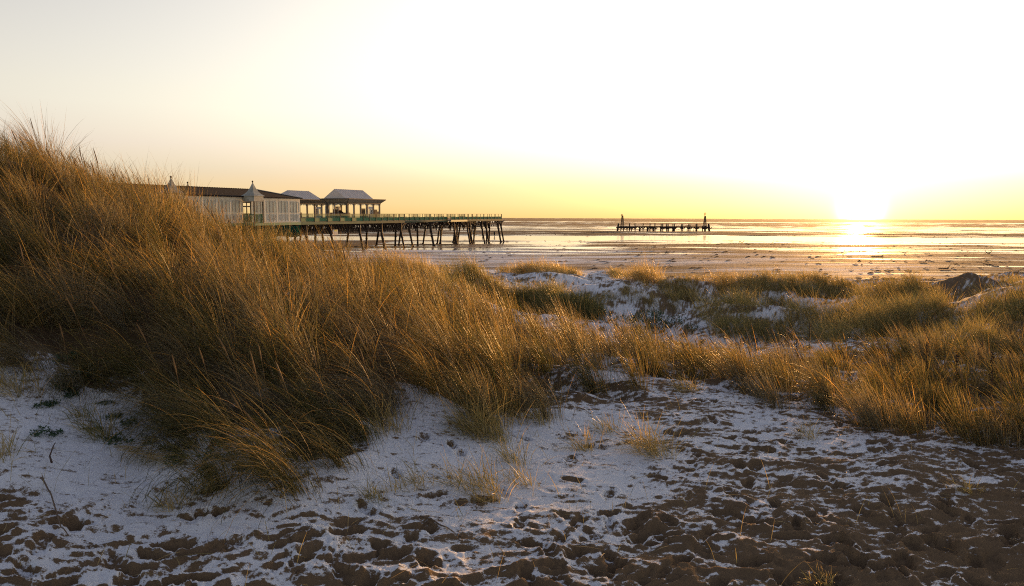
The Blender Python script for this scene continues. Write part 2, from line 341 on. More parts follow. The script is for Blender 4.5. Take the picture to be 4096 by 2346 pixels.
def build_ground():
    ys = [1.5]
    while ys[-1] < 9500:
        y = ys[-1]
        r = .014 if y < 4.2 else .0038 if y < 13.5 else .0075 if y < 60 else .0065 if y < 420 else .02
        ys.append(y * (1 + r))
    ys = np.array(ys)
    ts = np.concatenate([np.linspace(-1.65, -.72, 70)[:-1], np.linspace(-.72, .72, 940), np.linspace(.72, 1.65, 70)[1:]])
    T, Y = np.meshgrid(ts, ys); X = T * Y
    nr, nc = X.shape
    z = ground(X, Y)
    # frost cover / disturbance fields from spots on the ground, blended by world distance
    pts = []
    for px, py, c, d in COVER:
        h = hit(px, py); pts.append((h.x, h.y, c, d))
    near = ys < 62; Xn, Yn = X[near], Y[near]
    W = np.zeros_like(Xn); C = np.zeros_like(Xn); D = np.zeros_like(Xn)
    for hx, hy, c, d in pts:
        s = .11 * hy + .1
        w = 1.0 / (((Xn - hx) / s) ** 2 + ((Yn - hy) / (1.5 * s)) ** 2 + .15) ** 2
        W += w; C += w * c; D += w * d
    C /= W; D /= W
    D = np.maximum(D, .22)
    farw = ss(44, 56, Yn); C = C * (1 - farw) + .30 * farw; D = D * (1 - farw) + .2 * farw
    wx = Xn + .18 * fbm(Xn / .5, Yn / .5, 2, 90); wy = Yn + .18 * fbm(Xn / .5, Yn / .5, 2, 95)
    fade = np.clip(14.0 / Yn, .0, 1.0)
    r1 = fbm(wx / .55, wy / .34, 3, 60); r2 = fbm(wx / .15, wy / .11, 3, 70); r3 = 1 - 2.2 * np.abs(fbm(wx / .33, wy / .21, 3, 75)); r4 = fbm(Xn / .075, Yn / .085, 2, 77)
    rid = np.maximum(r3 - .35, 0) * ss(-.1, .25, r1)
    dsp = (.036 * r1 + .020 * r2 + .036 * rid + .008 * r4) * D
    big = fbm(Xn / 1.3, Yn / 1.0, 2, 81)
    dsp += .05 * big * D
    # footprints
    fp = np.zeros_like(Xn); bi = np.arange(len(ys[near]))
    k = 0; yn = ys[near]
    for _ in range(420):
        px = random.uniform(-200, 4300); py = random.uniform(1560, 2400)
        if px < 1500 and py < 2050 and random.random() < .93: continue
        if 1500 <= px < 2600 and py < 2050 and random.random() < .72: continue
        if py < 1900 and px < 2600 and random.random() < .5: continue
        h = hit(px, py)
        L_ = random.uniform(.12, .17); Wd = random.uniform(.05, .075); a = random.gauss(.9, .8); dep = random.uniform(.018, .045)
        i0, i1 = np.searchsorted(yn, [h.y - .32, h.y + .32]); j0, j1 = np.searchsorted(ts, [(h.x - .35) / h.y, (h.x + .35) / h.y])
        if i1 <= i0 or j1 <= j0: continue
        xs = Xn[i0:i1, j0:j1] - h.x; y_ = Yn[i0:i1, j0:j1] - h.y
        u = (xs * math.cos(a) + y_ * math.sin(a)) / L_; v = (-xs * math.sin(a) + y_ * math.cos(a)) / Wd
        q = np.sqrt(u * u + v * v) + .55 * fbm(xs / .07 + k, y_ / .06, 3, 99); k += 13
        fp[i0:i1, j0:j1] += -dep * (1 - ss(.6, 1.1, q)) + dep * .28 * np.exp(-((q - 1.4) / .35) ** 2)
    dsp += fp
    dsp *= ss(1.5, 2.5, Yn) * (.35 + .65 * fade)
    # hummocky sand in the hollow beyond the grass
    hol = ss(16, 22, Yn) * (1 - ss(44, 50, Yn))
    h2 = fbm(wx / .8, wy / .8, 3, 120); dsp += hol * (.12 * h2 + .05 * fbm(Xn / .3, Yn / .35, 2, 125)) * (.4 + D)
    z[near] += dsp
    # beach under the near dunes' far side gets little lumps
    far = (Y > 60) & (Y < 420)
    lump = np.maximum(fbm(X / 1.6, Y / 1.0, 3, 140) - .34, 0) * .16 * (far * 1.0) * (1 - ss(120, 260, Y)) * ss(-60, -10, X + 40)
    z += lump
    # slopes
    dzy = np.gradient(z[near], axis=0) / np.gradient(Yn, axis=0)
    dzx = np.gradient(z[near], axis=1) / np.gradient(Xn, axis=1)
    dby = np.gradient(base(Xn, Yn), axis=0) / np.gradient(Yn, axis=0)
    loc = dzy - dby
    cov = np.zeros_like(X); wet = np.zeros_like(X)
    nA = fbm(wx / .50, wy / .17, 5, 155, .66); nB = fbm(Xn / .11, Yn / .07, 3, 158, .7); nC = fbm(Xn / 1.3, Yn / .8, 3, 150)
    cc = C * 1.05 + .02 - .9 * np.clip(loc - .05, -.16, .55) * (.25 + D) - 5.0 * np.clip(-fp, 0, .04) + .30 * nC + .95 * nA * (.42 + .58 * D) + .80 * nB * (.60 + .40 * D) - .25 * rid * D
    cc -= hol * np.abs(h2) * .35
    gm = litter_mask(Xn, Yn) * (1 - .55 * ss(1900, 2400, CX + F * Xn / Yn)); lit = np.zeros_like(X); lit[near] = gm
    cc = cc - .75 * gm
    cov[near] = cc
    # beach frost: streaks on the bank in front of the pier, more to the left
    fz = fbm(X / 24, Y / 6.5, 4, 160); fs = fbm(X / 9, Y / 1.5, 4, 165)
    bank = ss(58, 72, Y) * (1 - ss(118, 150, Y + .04 * X)) 
    leftish = 1 - ss(-6, 62, X + .12 * (Y - 90))
    bc = .30 + .26 * leftish + .42 * fz + .38 * fs * (1.0)
    bc -= .55 * (1 - ss(-34, -24, X + .10 * (Y - 100)))   # bare sand towards the pier's feet
    bb = bank * bc + (1 - bank) * 0
    nn = Y > 56
    cov = np.where(nn, bb - lump * 2.0, cov)
    wl = EYE - 5.30 + .0
    hgt = z - (EYE - 5.3)
    wn = fbm(X / 26, Y / 5, 4, 170)
    right = ss(8, 58, X)
    hgt = hgt - .25 * (1 - ss(125, 165, Y)); wn2 = fbm(X / 34, Y / 2.6, 4, 175, .6); wet = ss(100, 152, Y + right * 92 + wn * 46 + wn2 * 34) * np.clip(.72 - hgt * 9.0 + 1.1 * wn + 1.5 * wn2 + .75 * right * (1 - ss(168, 190, Y)), .0, 1)
    wet = np.where(Y > 1150, .05, wet)
    wet = np.clip(wet, 0, 1); cov = np.clip(cov, 0, 1)
    me = bpy.data.meshes.new('beach_and_dunes')
    v = np.stack([X, Y, z], -1).reshape(-1, 3).astype(np.float32)
    me.vertices.add(len(v)); me.vertices.foreach_set('co', v.ravel())
    idx = np.arange(nr * nc).reshape(nr, nc)
    q = np.stack([idx[:-1, :-1], idx[:-1, 1:], idx[1:, 1:], idx[1:, :-1]], -1).reshape(-1, 4).astype(np.int32)
    me.loops.add(q.size); me.loops.foreach_set('vertex_index', q.ravel())
    me.polygons.add(len(q)); me.polygons.foreach_set('loop_start', np.arange(0, q.size, 4, dtype=np.int32)); me.polygons.foreach_set('loop_total', np.full(len(q), 4, np.int32))
    me.polygons.foreach_set('use_smooth', np.ones(len(q), bool))
    me.update(calc_edges=True)
    a = me.attributes.new('cover', 'FLOAT_COLOR', 'POINT')
    c4 = np.zeros((nr * nc, 4), np.float32); c4[:, 0] = cov.ravel(); c4[:, 1] = wet.ravel(); c4[:, 2] = lit.ravel(); c4[:, 3] = 1
    a.data.foreach_set('color', c4.ravel())
    o = link_mesh('sand', me, M['ground']); tag(o, 'frosted sand of the dunes and the wet tidal beach', None, None, 'structure')
build_ground()

def water():
    m, nt, out = newmat('tidal_water')
    p = nd(nt, 'ShaderNodeBsdfPrincipled', Roughness=.12, IOR=1.33); p.inputs['Base Color'].default_value = (.10, .075, .05, 1)
    geo = nd(nt, 'ShaderNodeNewGeometry'); mp = nd(nt, 'ShaderNodeMapping'); mp.inputs['Scale'].default_value = (.25, .9, 1); nt.links.new(geo.outputs['Position'], mp.inputs[0])
    n = nd(nt, 'ShaderNodeTexNoise', Scale=1.5, Detail=5.0, Roughness=.6); nt.links.new(mp.outputs[0], n.inputs['Vector'])
    b = nd(nt, 'ShaderNodeBump', Strength=.25, Distance=.03); nt.links.new(n.outputs['Fac'], b.inputs['Height']); nt.links.new(b.outputs[0], p.inputs['Normal'])
    nt.links.new(p.outputs[0], out.inputs[0])
    mb = MB(); z = EYE - 5.3 - .012
    ys = [95, 300, 1000, 3000, 9400]; vs = []; 
    for y in ys:
        for k in range(9): vs.append(((-1.6 + .4 * k) * y, y, z))
    fs = [(i * 9 + k, i * 9 + k + 1, (i + 1) * 9 + k + 1, (i + 1) * 9 + k) for i in range(4) for k in range(8)]
    mb.add(vs, fs); o = mb.build('water', m); tag(o, 'shallow tide pools and sea shining under the low sun', None, None, 'structure')
water()
# ------------------------------------------------------------------ the pier
VP = 3300.0; KD = 223650.0
TH = math.atan((VP - CX) / F); SN, CS = math.sin(TH), math.cos(TH)
OY = KD / (VP - 1206); OX = (1206 - CX) / F * OY
DECK0 = -.77; SLOPE = .0049
PM = Matrix.Translation((OX, OY, EYE + DECK0)) @ Matrix.Rotation(math.pi / 2 - TH, 4, 'Z') @ Matrix.Rotation(-math.atan(SLOPE), 4, 'Y')
def u_of(px, v=0):
    t = (px - CX) / F; return (t * (OY + v * SN) - OX + v * CS) / (SN - t * CS)
def v_of(px, u):
    t = (px - CX) / F; return (OX + u * SN - t * (OY + u * CS)) / (CS + t * SN)
def on_pier(name, u, v, z=0, rz=0):
    o = bpy.data.objects.new(name, None); COL.objects.link(o); o.empty_display_size = .3
    o.matrix_world = PM @ Matrix.Translation((u, v, z)) @ Matrix.Rotation(rz, 4, 'Z'); return o
def pier_ground(u, v):
    p = PM @ Vector((u, v, 0)); return gz(p.x, p.y) - p.z

UA, UB, UC, UD, UE = u_of(1456), u_of(1620), u_of(1810), u_of(1875), u_of(2022)
pier = on_pier('pier', 0, 0)
tag(pier, 'long seaside pier deck on dark splayed iron piles, green railing along its edge', 'pier')
# decks (planks) : u0, u1, v0, v1, fascia material
SECT = [(-46, 0, 0, 8.3, 'green'), (0, UA, 0, 17, 'fgreen'), (UA, UB, 0, 17, 'rail2'), (UB, UC, 1.0, 8.2, 'rail2'), (UC, UD, .3, 8.6, 'green'), (UD, UE, .9, 8.2, 'rail2')]
M['rail2'] = simple('weathered_fascia', (.10, .115, .07), (.06, .095, .05), .75, 1.4)
for (a, b, v0, v1, fm) in SECT:
    MB().box(a + .01, b - .01, v0 + .07, v1 - .07, -.14, 0).build('deck', M['wood'], pier)
    for va in (v0, v1 - .065): MB().box(a + .01, b - .01, va, va + .065, -.31, .03).build('fascia', M[fm], pier)
# railing of a section edge
def railing(a, b, v, step, benchy, far=False):
    n = max(1, round((b - a) / step)); st = (b - a) / n
    m = MB()
    for i in range(n + 1):
        m.box(a + i * st - .04, a + i * st + .04, v - .04, v + .04, .03, 1.12)
    m.box(a, b, v - .06, v + .06, 1.12, 1.17); m.box(a, b, v - .02, v + .02, .06, .10)
    r = m.build('railing', M['rail'], pier)
    if far: return
    g = MB()
    g.box(a, b, v + .03, v + .05, .06, .50); g.box(a, b, v + .03, v + .05, .52, .57)
    k = int((b - a) / .13)
    for i in range(k):
        x = a + (i + .5) * (b - a) / k
        g.box(x - .035, x + .035, v + .03, v + .048, .50, .53)
        g.add([(x - .06, v + .04, .561), (x + .06, v + .04, .561), (x, v + .04, .64), (x - .06, v + .055, .561), (x + .06, v + .055, .561), (x, v + .055, .64)], [(0, 1, 2), (5, 4, 3), (0, 3, 4, 1), (1, 4, 5, 2), (2, 5, 3, 0)])
    g.build('lattice_panel', M['dkgreen'], r)
railing(0.05, UA, .04, 3.3, True); railing(UA, UB, .04, 1.8, True); railing(UB, UC, 1.04, 1.75, False); railing(UC, UD, .34, 1.9, False); railing(UD, UE - .1, .94, 1.85, False)
railing(0, UB, 16.9, 3.3, False, True); railing(UB, UE - .1, 8.1, 1.8, False, True)
m = MB(); m.box(UE - .14, UE - .06, .9, 8.1, 1.12, 1.17)
for i in range(6): m.box(UE - .14, UE - .06, 1 + i * 1.4, 1.08 + i * 1.4, .03, 1.12)
m.build('railing', M['rail'], pier)
# piles
near = [u_of(p, .3) for p in (1225, 1325, 1440, 1526, 1604, 1653, 1737, 1816, 1869, 1891, 1940, 1957, 2004, 2016)]
near = [near[0] - 4.1 * k for k in range(9, 0, -1)] + near
def pile(u, v, dv, r=.17, du=0.0, mat='iron'):
    g = pier_ground(u + du, v + dv) - .25
    m = MB(); m.sm = False
    top = Vector((u, v, -.3)); kn = Vector((u, v, -1.75)); ft = Vector((u + du, v + dv, g))
    m.tube([top, kn, ft], [r * .8, r, r * 1.05], 10)
    for f in (.06, .34):
        p = kn.lerp(ft, f); q = kn.lerp(ft, f + .02); m.tube([p, q], [r * 1.5, r * 1.5], 10)
    m.tube([ft + Vector((0, 0, .25)), ft + Vector((0, 0, .45))], [r * 1.7, r * 1.2], 10)
    return m.build('pile', M[mat], pier)
for i, u in enumerate(near):
    wide = u < UB; dv = -.55 - .15 * (i % 2); off = 1.0 if u > UB and not (UC < u < UD) else .3
    pile(u, off, dv, .19 if i % 3 == 0 else .16, .15 * (-1) ** i)
    if i % 2 == 0 or u > UB:
        pile(u + .5, off + 3.0, .1 * (-1) ** i, .16, -.1)
        pile(u + .3, off + 6.3, .6, .16, .12)
    if wide and i % 2 == 0 and u > 0: pile(u, 11.5, -.4, .16); pile(u + .4, 15.8, .6, .16)
# lattice girders
def girder(a, b, v, z1, sp, w, phase=0.0, zz=False):
    m = MB(); m.bar((a, v, z1), (b, v, z1), .07, .09)
    if not zz: m.bar((a, v, z1 + .25), (b, v, z1 + .25), .04, .05)
    n = max(1, round((b - a) / sp)); s = (b - a) / n
    for i in range(n):
        x = a + i * s
        m.bar((x, v, -.32), (x + s * (.5 if zz else 1), v, z1), w, w * .6)
        if zz: m.bar((x + s * .5, v, z1), (x + s, v, -.32), w, w * .6)
        else:
            m.bar((x + s, v + w * .7, -.32), (x, v + w * .7, z1), w, w * .6)
            m.bar((x + s * .5, v + w * 1.4, -.32), (x + s * 1.25, v + w * 1.4, z1 + .3), w * .7, w * .5)
    return m.build('lattice_girder', M['iron'], pier)
us = [-44.0]
while us[-1] < UB - 2: us.append(us[-1] + 4.05)
us[-1] = UB
for i in range(len(us) - 1):
    girder(us[i] + .02, us[i + 1] - .02, .45, -1.66, .72, .10)
    girder(us[i] + .3, us[i + 1] - .02, 4.6, -1.6, .85, .10)
    girder(us[i] + .5, us[i + 1] - .1, 2.4, -1.6, .7, .09); girder(us[i] + .1, us[i + 1] - .1, 7.4, -1.6, .85, .10)
    if us[i] > -2: girder(us[i] + .3, us[i + 1] - .02, 10.5, -1.6, 1.0, .07)
for i in range(len(near) - 1):
    a, b = near[i], near[i + 1]
    if a < UB - 1: continue
    girder(a, b, 1.25 if not UC < a < UD else .55, -1.5, 1.25, .10, 0, True); girder(a + .4, b + .4, 4.4, -1.5, 1.0, .10, 0, i % 2 == 0); girder(a, b, 7.2, -1.5, 1.2, .10, 0, i % 2 == 1)
for u in near:
    if u < UB - 3: continue
    off = 1.0 if u > UB else .3
    for vv in (off + .1, off + 3.1):
        m = MB()
        for sgn in (-1, 1):
            pts = [(u + sgn * 1.9 * (1 - math.cos(t)), vv, -1.95 + 1.6 * math.sin(t)) for t in [k * math.pi / 2 / 6 for k in range(7)]]
            m.tube(pts, .13, 6)
            m.bar((u, vv, -1.1), (u + sgn * .7, vv, -.5), .05); m.bar((u, vv, -.7), (u + sgn * 1.1, vv, -.35), .05)
        m.build('curved_bracket', M['iron'], pier)
# cross ties from pile to pile between u UB and end
for i in range(len(near) - 1):
    if near[i] < UB - 3 or near[i + 1] - near[i] < 2: continue
    m = MB(); a, b = near[i], near[i + 1]
    m.tube([(a, 1.0, -.4), (b, 1.0, -1.8)], .04, 5); m.tube([(a, 1.1, -1.8), (b, 1.1, -.4)], .04, 5); m.build('tie_rod', M['iron'], pier)

# ---- hall on the pier
hall = on_pier('pier_hall', 0, 0)
tag(hall, 'long cream painted pier hall with dark roof and arched panels behind the dune', 'hall')
HW, HH = 8.3, 3.24
UT = [u_of(1018, -.85), u_of(695, -.85)]       # porch positions
m = MB()
segs = [(-46, UT[1] - .75), (UT[1] + .75, UT[0] - .75), (UT[0] + .75, -.12)]
for a, b in segs: m.box(a, b, .10, .22, .03, HH)
for ut in UT: m.box(ut - .75, ut + .75, .10, .22, 2.55, HH)
m.box(-46, -.12, HW - .2, HW - .08, 0.0, 1.2); m.box(-46, -.12, HW - .2, HW - .08, 2.6, HH)
k = -46
while k < -.6: m.box(k, k + .35, HW - .2, HW - .08, 1.2, 2.6); k += 2.4
m.box(-.12, -.0, .10, 2.2, 0.0, HH); m.box(-.12, -.0, 2.2, HW - .08, 0, 1.0); m.box(-.12, 0, 2.2, HW - .08, 2.5, HH)
for vv in (3.9, 5.7, 7.6): m.box(-.12, 0, vv, vv + .25, 1.0, 2.5)
m.build('wall', M['cream'], hall)
MB().box(-46, 0.02, .02, .09, .04, .14).build('plinth', M['white'], hall)
# roof
RZ = HH + 1.05; e = .28
rf = MB(); hipu = u_of(1037, HW / 2)
A = [(-46, -e + .1, HH), (e, -e + .1, HH), (e, HW + e, HH), (-46, HW + e, HH), (-46, HW / 2, RZ), (hipu, HW / 2, RZ)]
A2 = [(x, y, z - .1) for x, y, z in A[:4]]
rf.add(A + A2, [(0, 1, 5, 4), (1, 2, 5), (2, 3, 4, 5), (6, 7, 1, 0), (7, 8, 2, 1), (8, 9, 3, 2), (9, 6, 0, 3, 4), (9, 8, 7, 6)])
roof = rf.build('roof', M['slate'], hall)
m = MB(); n_ = int((hipu + 46) / .21)
for i in range(n_ + 1):
    x_ = -46 + i * .21; zt_ = RZ + (.08 if i % 2 else .03)
    m.v += [(x_, HW / 2 - .08, RZ - .06), (x_, HW / 2 - .05, zt_), (x_, HW / 2 + .05, zt_), (x_, HW / 2 + .08, RZ - .06)]
    if i: o_ = (i - 1) * 4; m.f += [(o_ + k_, o_ + k_ + 1, o_ + k_ + 5, o_ + k_ + 4) for k_ in range(3)]
m.build('ridge_tiles', M['slate'], roof)
m = MB(); m.bar((e, -e + .1, HH + .03), (hipu, HW / 2, RZ + .03), .10, .05); m.bar((e, HW + e, HH + .03), (hipu, HW / 2, RZ + .03), .22, .06)
m.build('hip_flashing', M['white'], roof)
def arch(cx, z0, z1, w, n=8):
    r = w / 2; pts = [(cx - r, z0), (cx + r, z0)]
    for i in range(n + 1): t = math.pi * i / n; pts.append((cx + r * math.cos(t), z1 - r + r * math.sin(t)))
    return pts
wgrp = []
for a, b in segs:
    n = max(1, round((b - a) / 2.36)); s = (b - a) / n
    for i in range(n):
        if a + i * s < -33: continue
        wgrp.append((a + i * s, s))
for (g0, s) in wgrp:
    MB().box(g0 + .0, g0 + .34, .06, .098, .16, 2.85).build('pilaster', M['cream'], hall)
    bw = (s - .34) / 3
    for k in range(3):
        c = g0 + .34 + bw * (k + .5)
        fm = MB().box(c - bw / 2 + .012, c - bw / 2 + .05, .055, .099, .17, 2.80)
        w_ = fm.build('window', M['groove'], hall)
        p = MB().prism(arch(c + .02, 1.36, 2.72, bw * .70), lambda q: (q[0], .085, q[1]), lambda q: (q[0], .099, q[1]))
        p.build('pane', M['pane'], w_)
        rim = MB(); ap = arch(c + .02, 1.36, 2.72, bw * .70)
        for q0, q1 in zip(ap, ap[1:] + ap[:1]): rim.bar((q0[0], .085, q0[1]), (q1[0], .085, q1[1]), .022)
        rim.build('rim', M['groove'], w_)
        ov = MB(); N = 14; pts = []
        for i in range(N):
            t = 2 * math.pi * i / N; pts.append((c + .02 + bw * .20 * math.cos(t), .70 + .12 * math.sin(t) + (.18 if math.sin(t) > 0 else -.18)))
        for q0, q1 in zip(pts, pts[1:] + pts[:1]): ov.bar((q0[0], .088, q0[1]), (q1[0], .088, q1[1]), .022)
        ov.build('oval_moulding', M['groove'], hall)
m = MB()
for a, b in segs: m.box(a, b, .05, .098, 1.19, 1.26); m.box(a, b, .04, .098, 2.86, 2.92)
m.build('sill_rail', M['cream'], hall)
for ut in UT:
  for side in (0, 1):
    vc = -.85 if side == 0 else HW + .85
    pr = MB(); h = .85
    pr.box(ut - h, ut + h, vc - h, vc + h, 2.63, 3.28); porch = pr.build('porch', M['lead'], hall)
    MB().lathe([(1.38, 0), (1.34, .06), (.98, .24), (.64, .55), (.36, .95), (.17, 1.32), (.05, 1.56)], 4, (ut, vc, 3.281), math.pi / 4).build('turret_roof', M['lead'], porch)
    MB().lathe([(.05, 0), (.05, .08), (.11, .14), (.11, .22), (.03, .30)], 8, (ut, vc, 4.83)).build('finial', M['rail'], porch)
    MB().box(ut - h - .03, ut + h + .03, vc - h - .03, vc + h + .03, -.25, -.005).build('porch_floor', M['green'], porch)
    for sx in (-1, 1):
        vo = vc - (h - .06) if side == 0 else vc + (h - .06)
        MB().box(ut + sx * (h - .06) - .06, ut + sx * (h - .06) + .06, vo - .06, vo + .06, 0, 2.63).build('post', M['rail'], porch)
    if side == 0:
        m = MB()
        for (p, q) in (((ut - h + .06, vc - h + .06), (ut + h - .06, vc - h + .06)), ((ut - h + .06, vc - h + .06), (ut - h + .06, vc + h)), ((ut + h - .06, vc - h + .06), (ut + h - .06, vc + h))):
            m.bar((*p, 1.08), (*q, 1.08), .07); m.bar((*p, .08), (*q, .08), .05)
            n = 9
            for i in range(n):
                x = p[0] + (q[0] - p[0]) * (i + .5) / n; y = p[1] + (q[1] - p[1]) * (i + .5) / n; m.bar((x, y, .08), (x, y, 1.08), .045)
        m.build('railing', M['dkgreen'], porch)
        f = MB(); f.box(ut - .74, ut - .66, .11, .20, 0.03, 2.54); f.box(ut - .04, ut + .04, .11, .20, .03, 2.54); f.box(ut + .66, ut + .74, .11, .20, .03, 2.54); f.box(ut - .66, ut - .04, .12, .19, 1.95, 2.1); f.box(ut + .04, ut + .66, .12, .19, 1.95, 2.1)
        f.build('door_frame', M['rail'], porch)

# ---- open shelters
def shelter(u0, u1, v0, v1, ridge_in, lab, cham=1.0, ridge_end=None):
    s = on_pier('pier_shelter', (u0 + u1) / 2, (v0 + v1) / 2)
    tag(s, lab, 'shelter', 'open shelters on the pier')
    W, L_ = v1 - v0, u1 - u0; hx, hy = L_ / 2, W / 2; c = cham
    foot = [(-hx, -hy), (hx, -hy), (hx, hy - c), (hx - c, hy), (-hx + c, hy), (-hx, hy - c)]
    ZB, ZT, ZR = 2.85, 3.36, 4.86; o = .75
    def grow(d):
        out = []; n = len(foot)
        for i in range(n):
            p, a, b = Vector(foot[i]), Vector(foot[i - 1]), Vector(foot[(i + 1) % n])
            e1 = (p - a).normalized(); e2 = (b - p).normalized()
            n1 = Vector((e1.y, -e1.x)); n2 = Vector((e2.y, -e2.x)); bi = (n1 + n2).normalized(); out.append(p + bi * d / max(.3, bi.dot(n1)))
        return out
    lo, hi = grow(.12), grow(o); n = len(foot)
    m = MB(); vs = [(p.x, p.y, ZB) for p in lo] + [(p.x, p.y, ZT) for p in hi] + [(p.x * .97, p.y * .97, ZT + .004) for p in lo]
    fs = [(i, (i + 1) % n, n + (i + 1) % n, n + i) for i in range(n)] + [(n + i, n + (i + 1) % n, 2 * n + (i + 1) % n, 2 * n + i) for i in range(n)] + [tuple(range(n))[::-1]]
    m.add(vs, fs); can = m.build('canopy', M['canopy'], s)
    m = MB()
    for i in range(n):
        a, b = hi[i], hi[(i + 1) % n]; m.bar((a.x, a.y, ZT + .03), (b.x, b.y, ZT + .03), .10, .13); m.bar((a.x, a.y, ZT), (lo[i].x * 1.01, lo[i].y * 1.01, ZB), .07)
        a, b = lo[i], lo[(i + 1) % n]; m.bar((a.x, a.y, ZB - .06), (b.x, b.y, ZB - .06), .16, .16)
    m.build('canopy_edge', M['rail'], can)
    # hipped roof
    bx, by = hx - .35, hy - .3; bx1 = hx - 1.2; rx = hx - ridge_in; rx1 = ridge_end if ridge_end is not None else rx
    m = MB(); vs = [(-bx, -by, ZT + .02), (bx1, -by, ZT + .02), (bx1, by, ZT + .02), (-bx, by, ZT + .02), (-rx, 0, ZR), (rx1, 0, ZR)]
    m.add(vs, [(0, 1, 5, 4), (2, 3, 4, 5), (1, 2, 5), (3, 0, 4), (3, 2, 1, 0)]); rf = m.build('roof', M['sheet'], s)
    m = MB()
    for p, q in ((0, 4), (1, 5), (2, 5), (3, 4), (4, 5)): m.bar(vs[p], vs[q], .06)
    k = -bx + .5
    while k < bx1 - .3:
        t = min(1.0, (k + bx) / (bx - rx)) if k < -rx else min(1.0, (bx1 - k) / (bx1 - rx1)) if k > rx1 else 1.0
        m.bar((k, -by, ZT + .03), (k, -by * (1 - t), ZT + .03 + (ZR - ZT) * t), .04); k += .62
    m.build('roof_seam', M['sheet'], rf)
    # columns
    cols = [(-hx + L_ * i / 5, -hy) for i in range(6)] + [(hx, 0), (-hx, hy - c)] + [(-hx + L_ * i / 5, hy) for i in range(1, 5)]
    for i, (x, y) in enumerate(cols):
        r = .20 if i == 0 or i == 7 else .13
        m = MB(); m.box(x - r, x + r, y - r, y + r, 0, .25); m.box(x - r * .8, x + r * .8, y - r * .8, y + r * .8, .25, ZB - .1); m.box(x - r, x + r, y - r, y + r, ZB - .35, ZB - .12)
        m.build('column', M['rail'], s)
    # bay infill: valance with scallops, thin white arch frames, glazed doors
    def bay(p, q, kind):
        p = Vector((*p, 0)); q = Vector((*q, 0)); d = (q - p); ln = d.length; d.normalize(); a, b = .16, ln - .16
        m = MB(); z0 = ZB - .15
        def P(x, z, off=0): r = p + d * x; return (r.x - d.y * off, r.y + d.x * off, z)
        k = max(2, round((b - a) / .42)); wd = (b - a) / k
        for i in range(k):
            x = a + i * wd
            m.prism([(x, z0), (x + wd, z0), (x + wd, z0 - .28), (x + wd * .9, z0 - .14), (x + wd * .5, z0 - .04), (x + wd * .1, z0 - .14), (x, z0 - .28)], lambda q_: P(q_[0], q_[1], -.02), lambda q_: P(q_[0], q_[1], .02))
        o_ = m.build('valance', M['white'] if kind != 'dark' else M['rail'], s)
        f = MB()
        f.bar(P(a, 0), P(a, z0 - .3), .06); f.bar(P(b, 0), P(b, z0 - .3), .06)
        for i in range(8):
            t0, t1 = math.pi * i / 8, math.pi * (i + 1) / 8; r = (b - a) / 2; cx = (a + b) / 2
            f.bar(P(cx - r * math.cos(t0), z0 - .42 + .40 * math.sin(t0)), P(cx - r * math.cos(t1), z0 - .42 + .40 * math.sin(t1)), .05)
        f.build('arch_frame', M['white'] if kind != 'dark' else M['rail'], s)
        if kind == 'door':
            dm = MB(); dz = 2.25; dm.bar(P(a, dz), P(b, dz), .08)
            for j in (0, 1):
                x0 = a + .05 + j * (b - a - .1) / 2; x1 = x0 + (b - a - .1) / 2; mid = (x0 + x1) / 2
                dm.bar(P(x0 + .05, 0), P(x0 + .05, dz), .13); dm.bar(P(x1 - .05, 0), P(x1 - .05, dz), .13); dm.bar(P(x0, .45), P(x1, .45), .04, .9); dm.bar(P(x0, dz - .15), P(x1, dz - .15), .04, .3)
                dm.bar(P(mid, .9), P(mid, dz - .3), .03); dm.bar(P(x0, 1.4), P(x1, 1.4), .03)
            dm.build('door', M['white'], s)
    side = [(-hx + L_ * i / 5, -hy) for i in range(6)]
    for i in range(5): bay(side[i], side[i + 1], 'door' if i == 3 else 'bay')
    bay((-hx, -hy), (-hx, 0), 'arch'); bay((-hx, 0), (-hx, hy - c), 'arch'); bay((-hx, hy - c), (-hx + c, hy), 'door')
    far = [(-hx + L_ * i / 5, hy) for i in range(1, 5)]
    for i in range(3): bay(far[i], far[i + 1], 'door' if i == 1 else 'dark')
    m = MB(); m.box(-hx + c, hx - c, hy - .06, hy - .02, .02, 1.35); m.build('dado', M['brownwood'], s)
    return s
SV0 = 1.3
su0, su1 = u_of(1391, SV0), u_of(1519.6, SV0)
SV1 = v_of(1285, su0)
sh1 = shelter(su0, su1, SV0, SV1, u_of(1343, (SV0 + SV1) / 2) - su0, 'nearer pale grey hipped shelter in full view above the green benches', 1.25, u_of(1454, (SV0 + SV1) / 2) - (su0 + su1) / 2)
sh2 = shelter(su0 + 1.5, su1 + 2.2, 12.4, 12.4 + SV1 - SV0, 2.2, 'farther pale grey hipped shelter half hidden behind the end of the cream hall')
# things inside the near shelter
c = on_pier('cabinet', su0 + 1.6, (SV0 + SV1) / 2 + .4); tag(c, 'dark cabinet with a slanted top inside the nearer shelter', 'cabinet')
MB().box(-.5, .5, -.9, .5, .0, 1.25).build('body', M['brownwood'], c)
MB().add([(-.5, -.9, 1.252), (.5, -.9, 1.252), (.5, .5, 1.252), (-.5, .5, 1.252), (-.5, .5, 1.85), (.5, .5, 1.85), (-.5, .0, 1.85), (.5, .0, 1.85)], [(0, 1, 2, 3), (3, 2, 5, 4), (4, 5, 7, 6), (6, 7, 1, 0), (0, 3, 4, 6), (1, 7, 5, 2)]).build('lid', M['brownwood'], c)
c = on_pier('notice_board', u_of(1453, SV0 + 1.5), SV0 + 1.5); tag(c, 'tall brown upright board standing inside the nearer shelter', 'board')
MB().box(-.75, .75, -.03, .03, .1, 2.0).build('panel', M['box'], c); MB().box(-.7, -.62, -.3, .3, 0, .099).build('foot', M['rail'], c); MB().box(.62, .7, -.3, .3, 0, .099).build('foot', M['rail'], c)
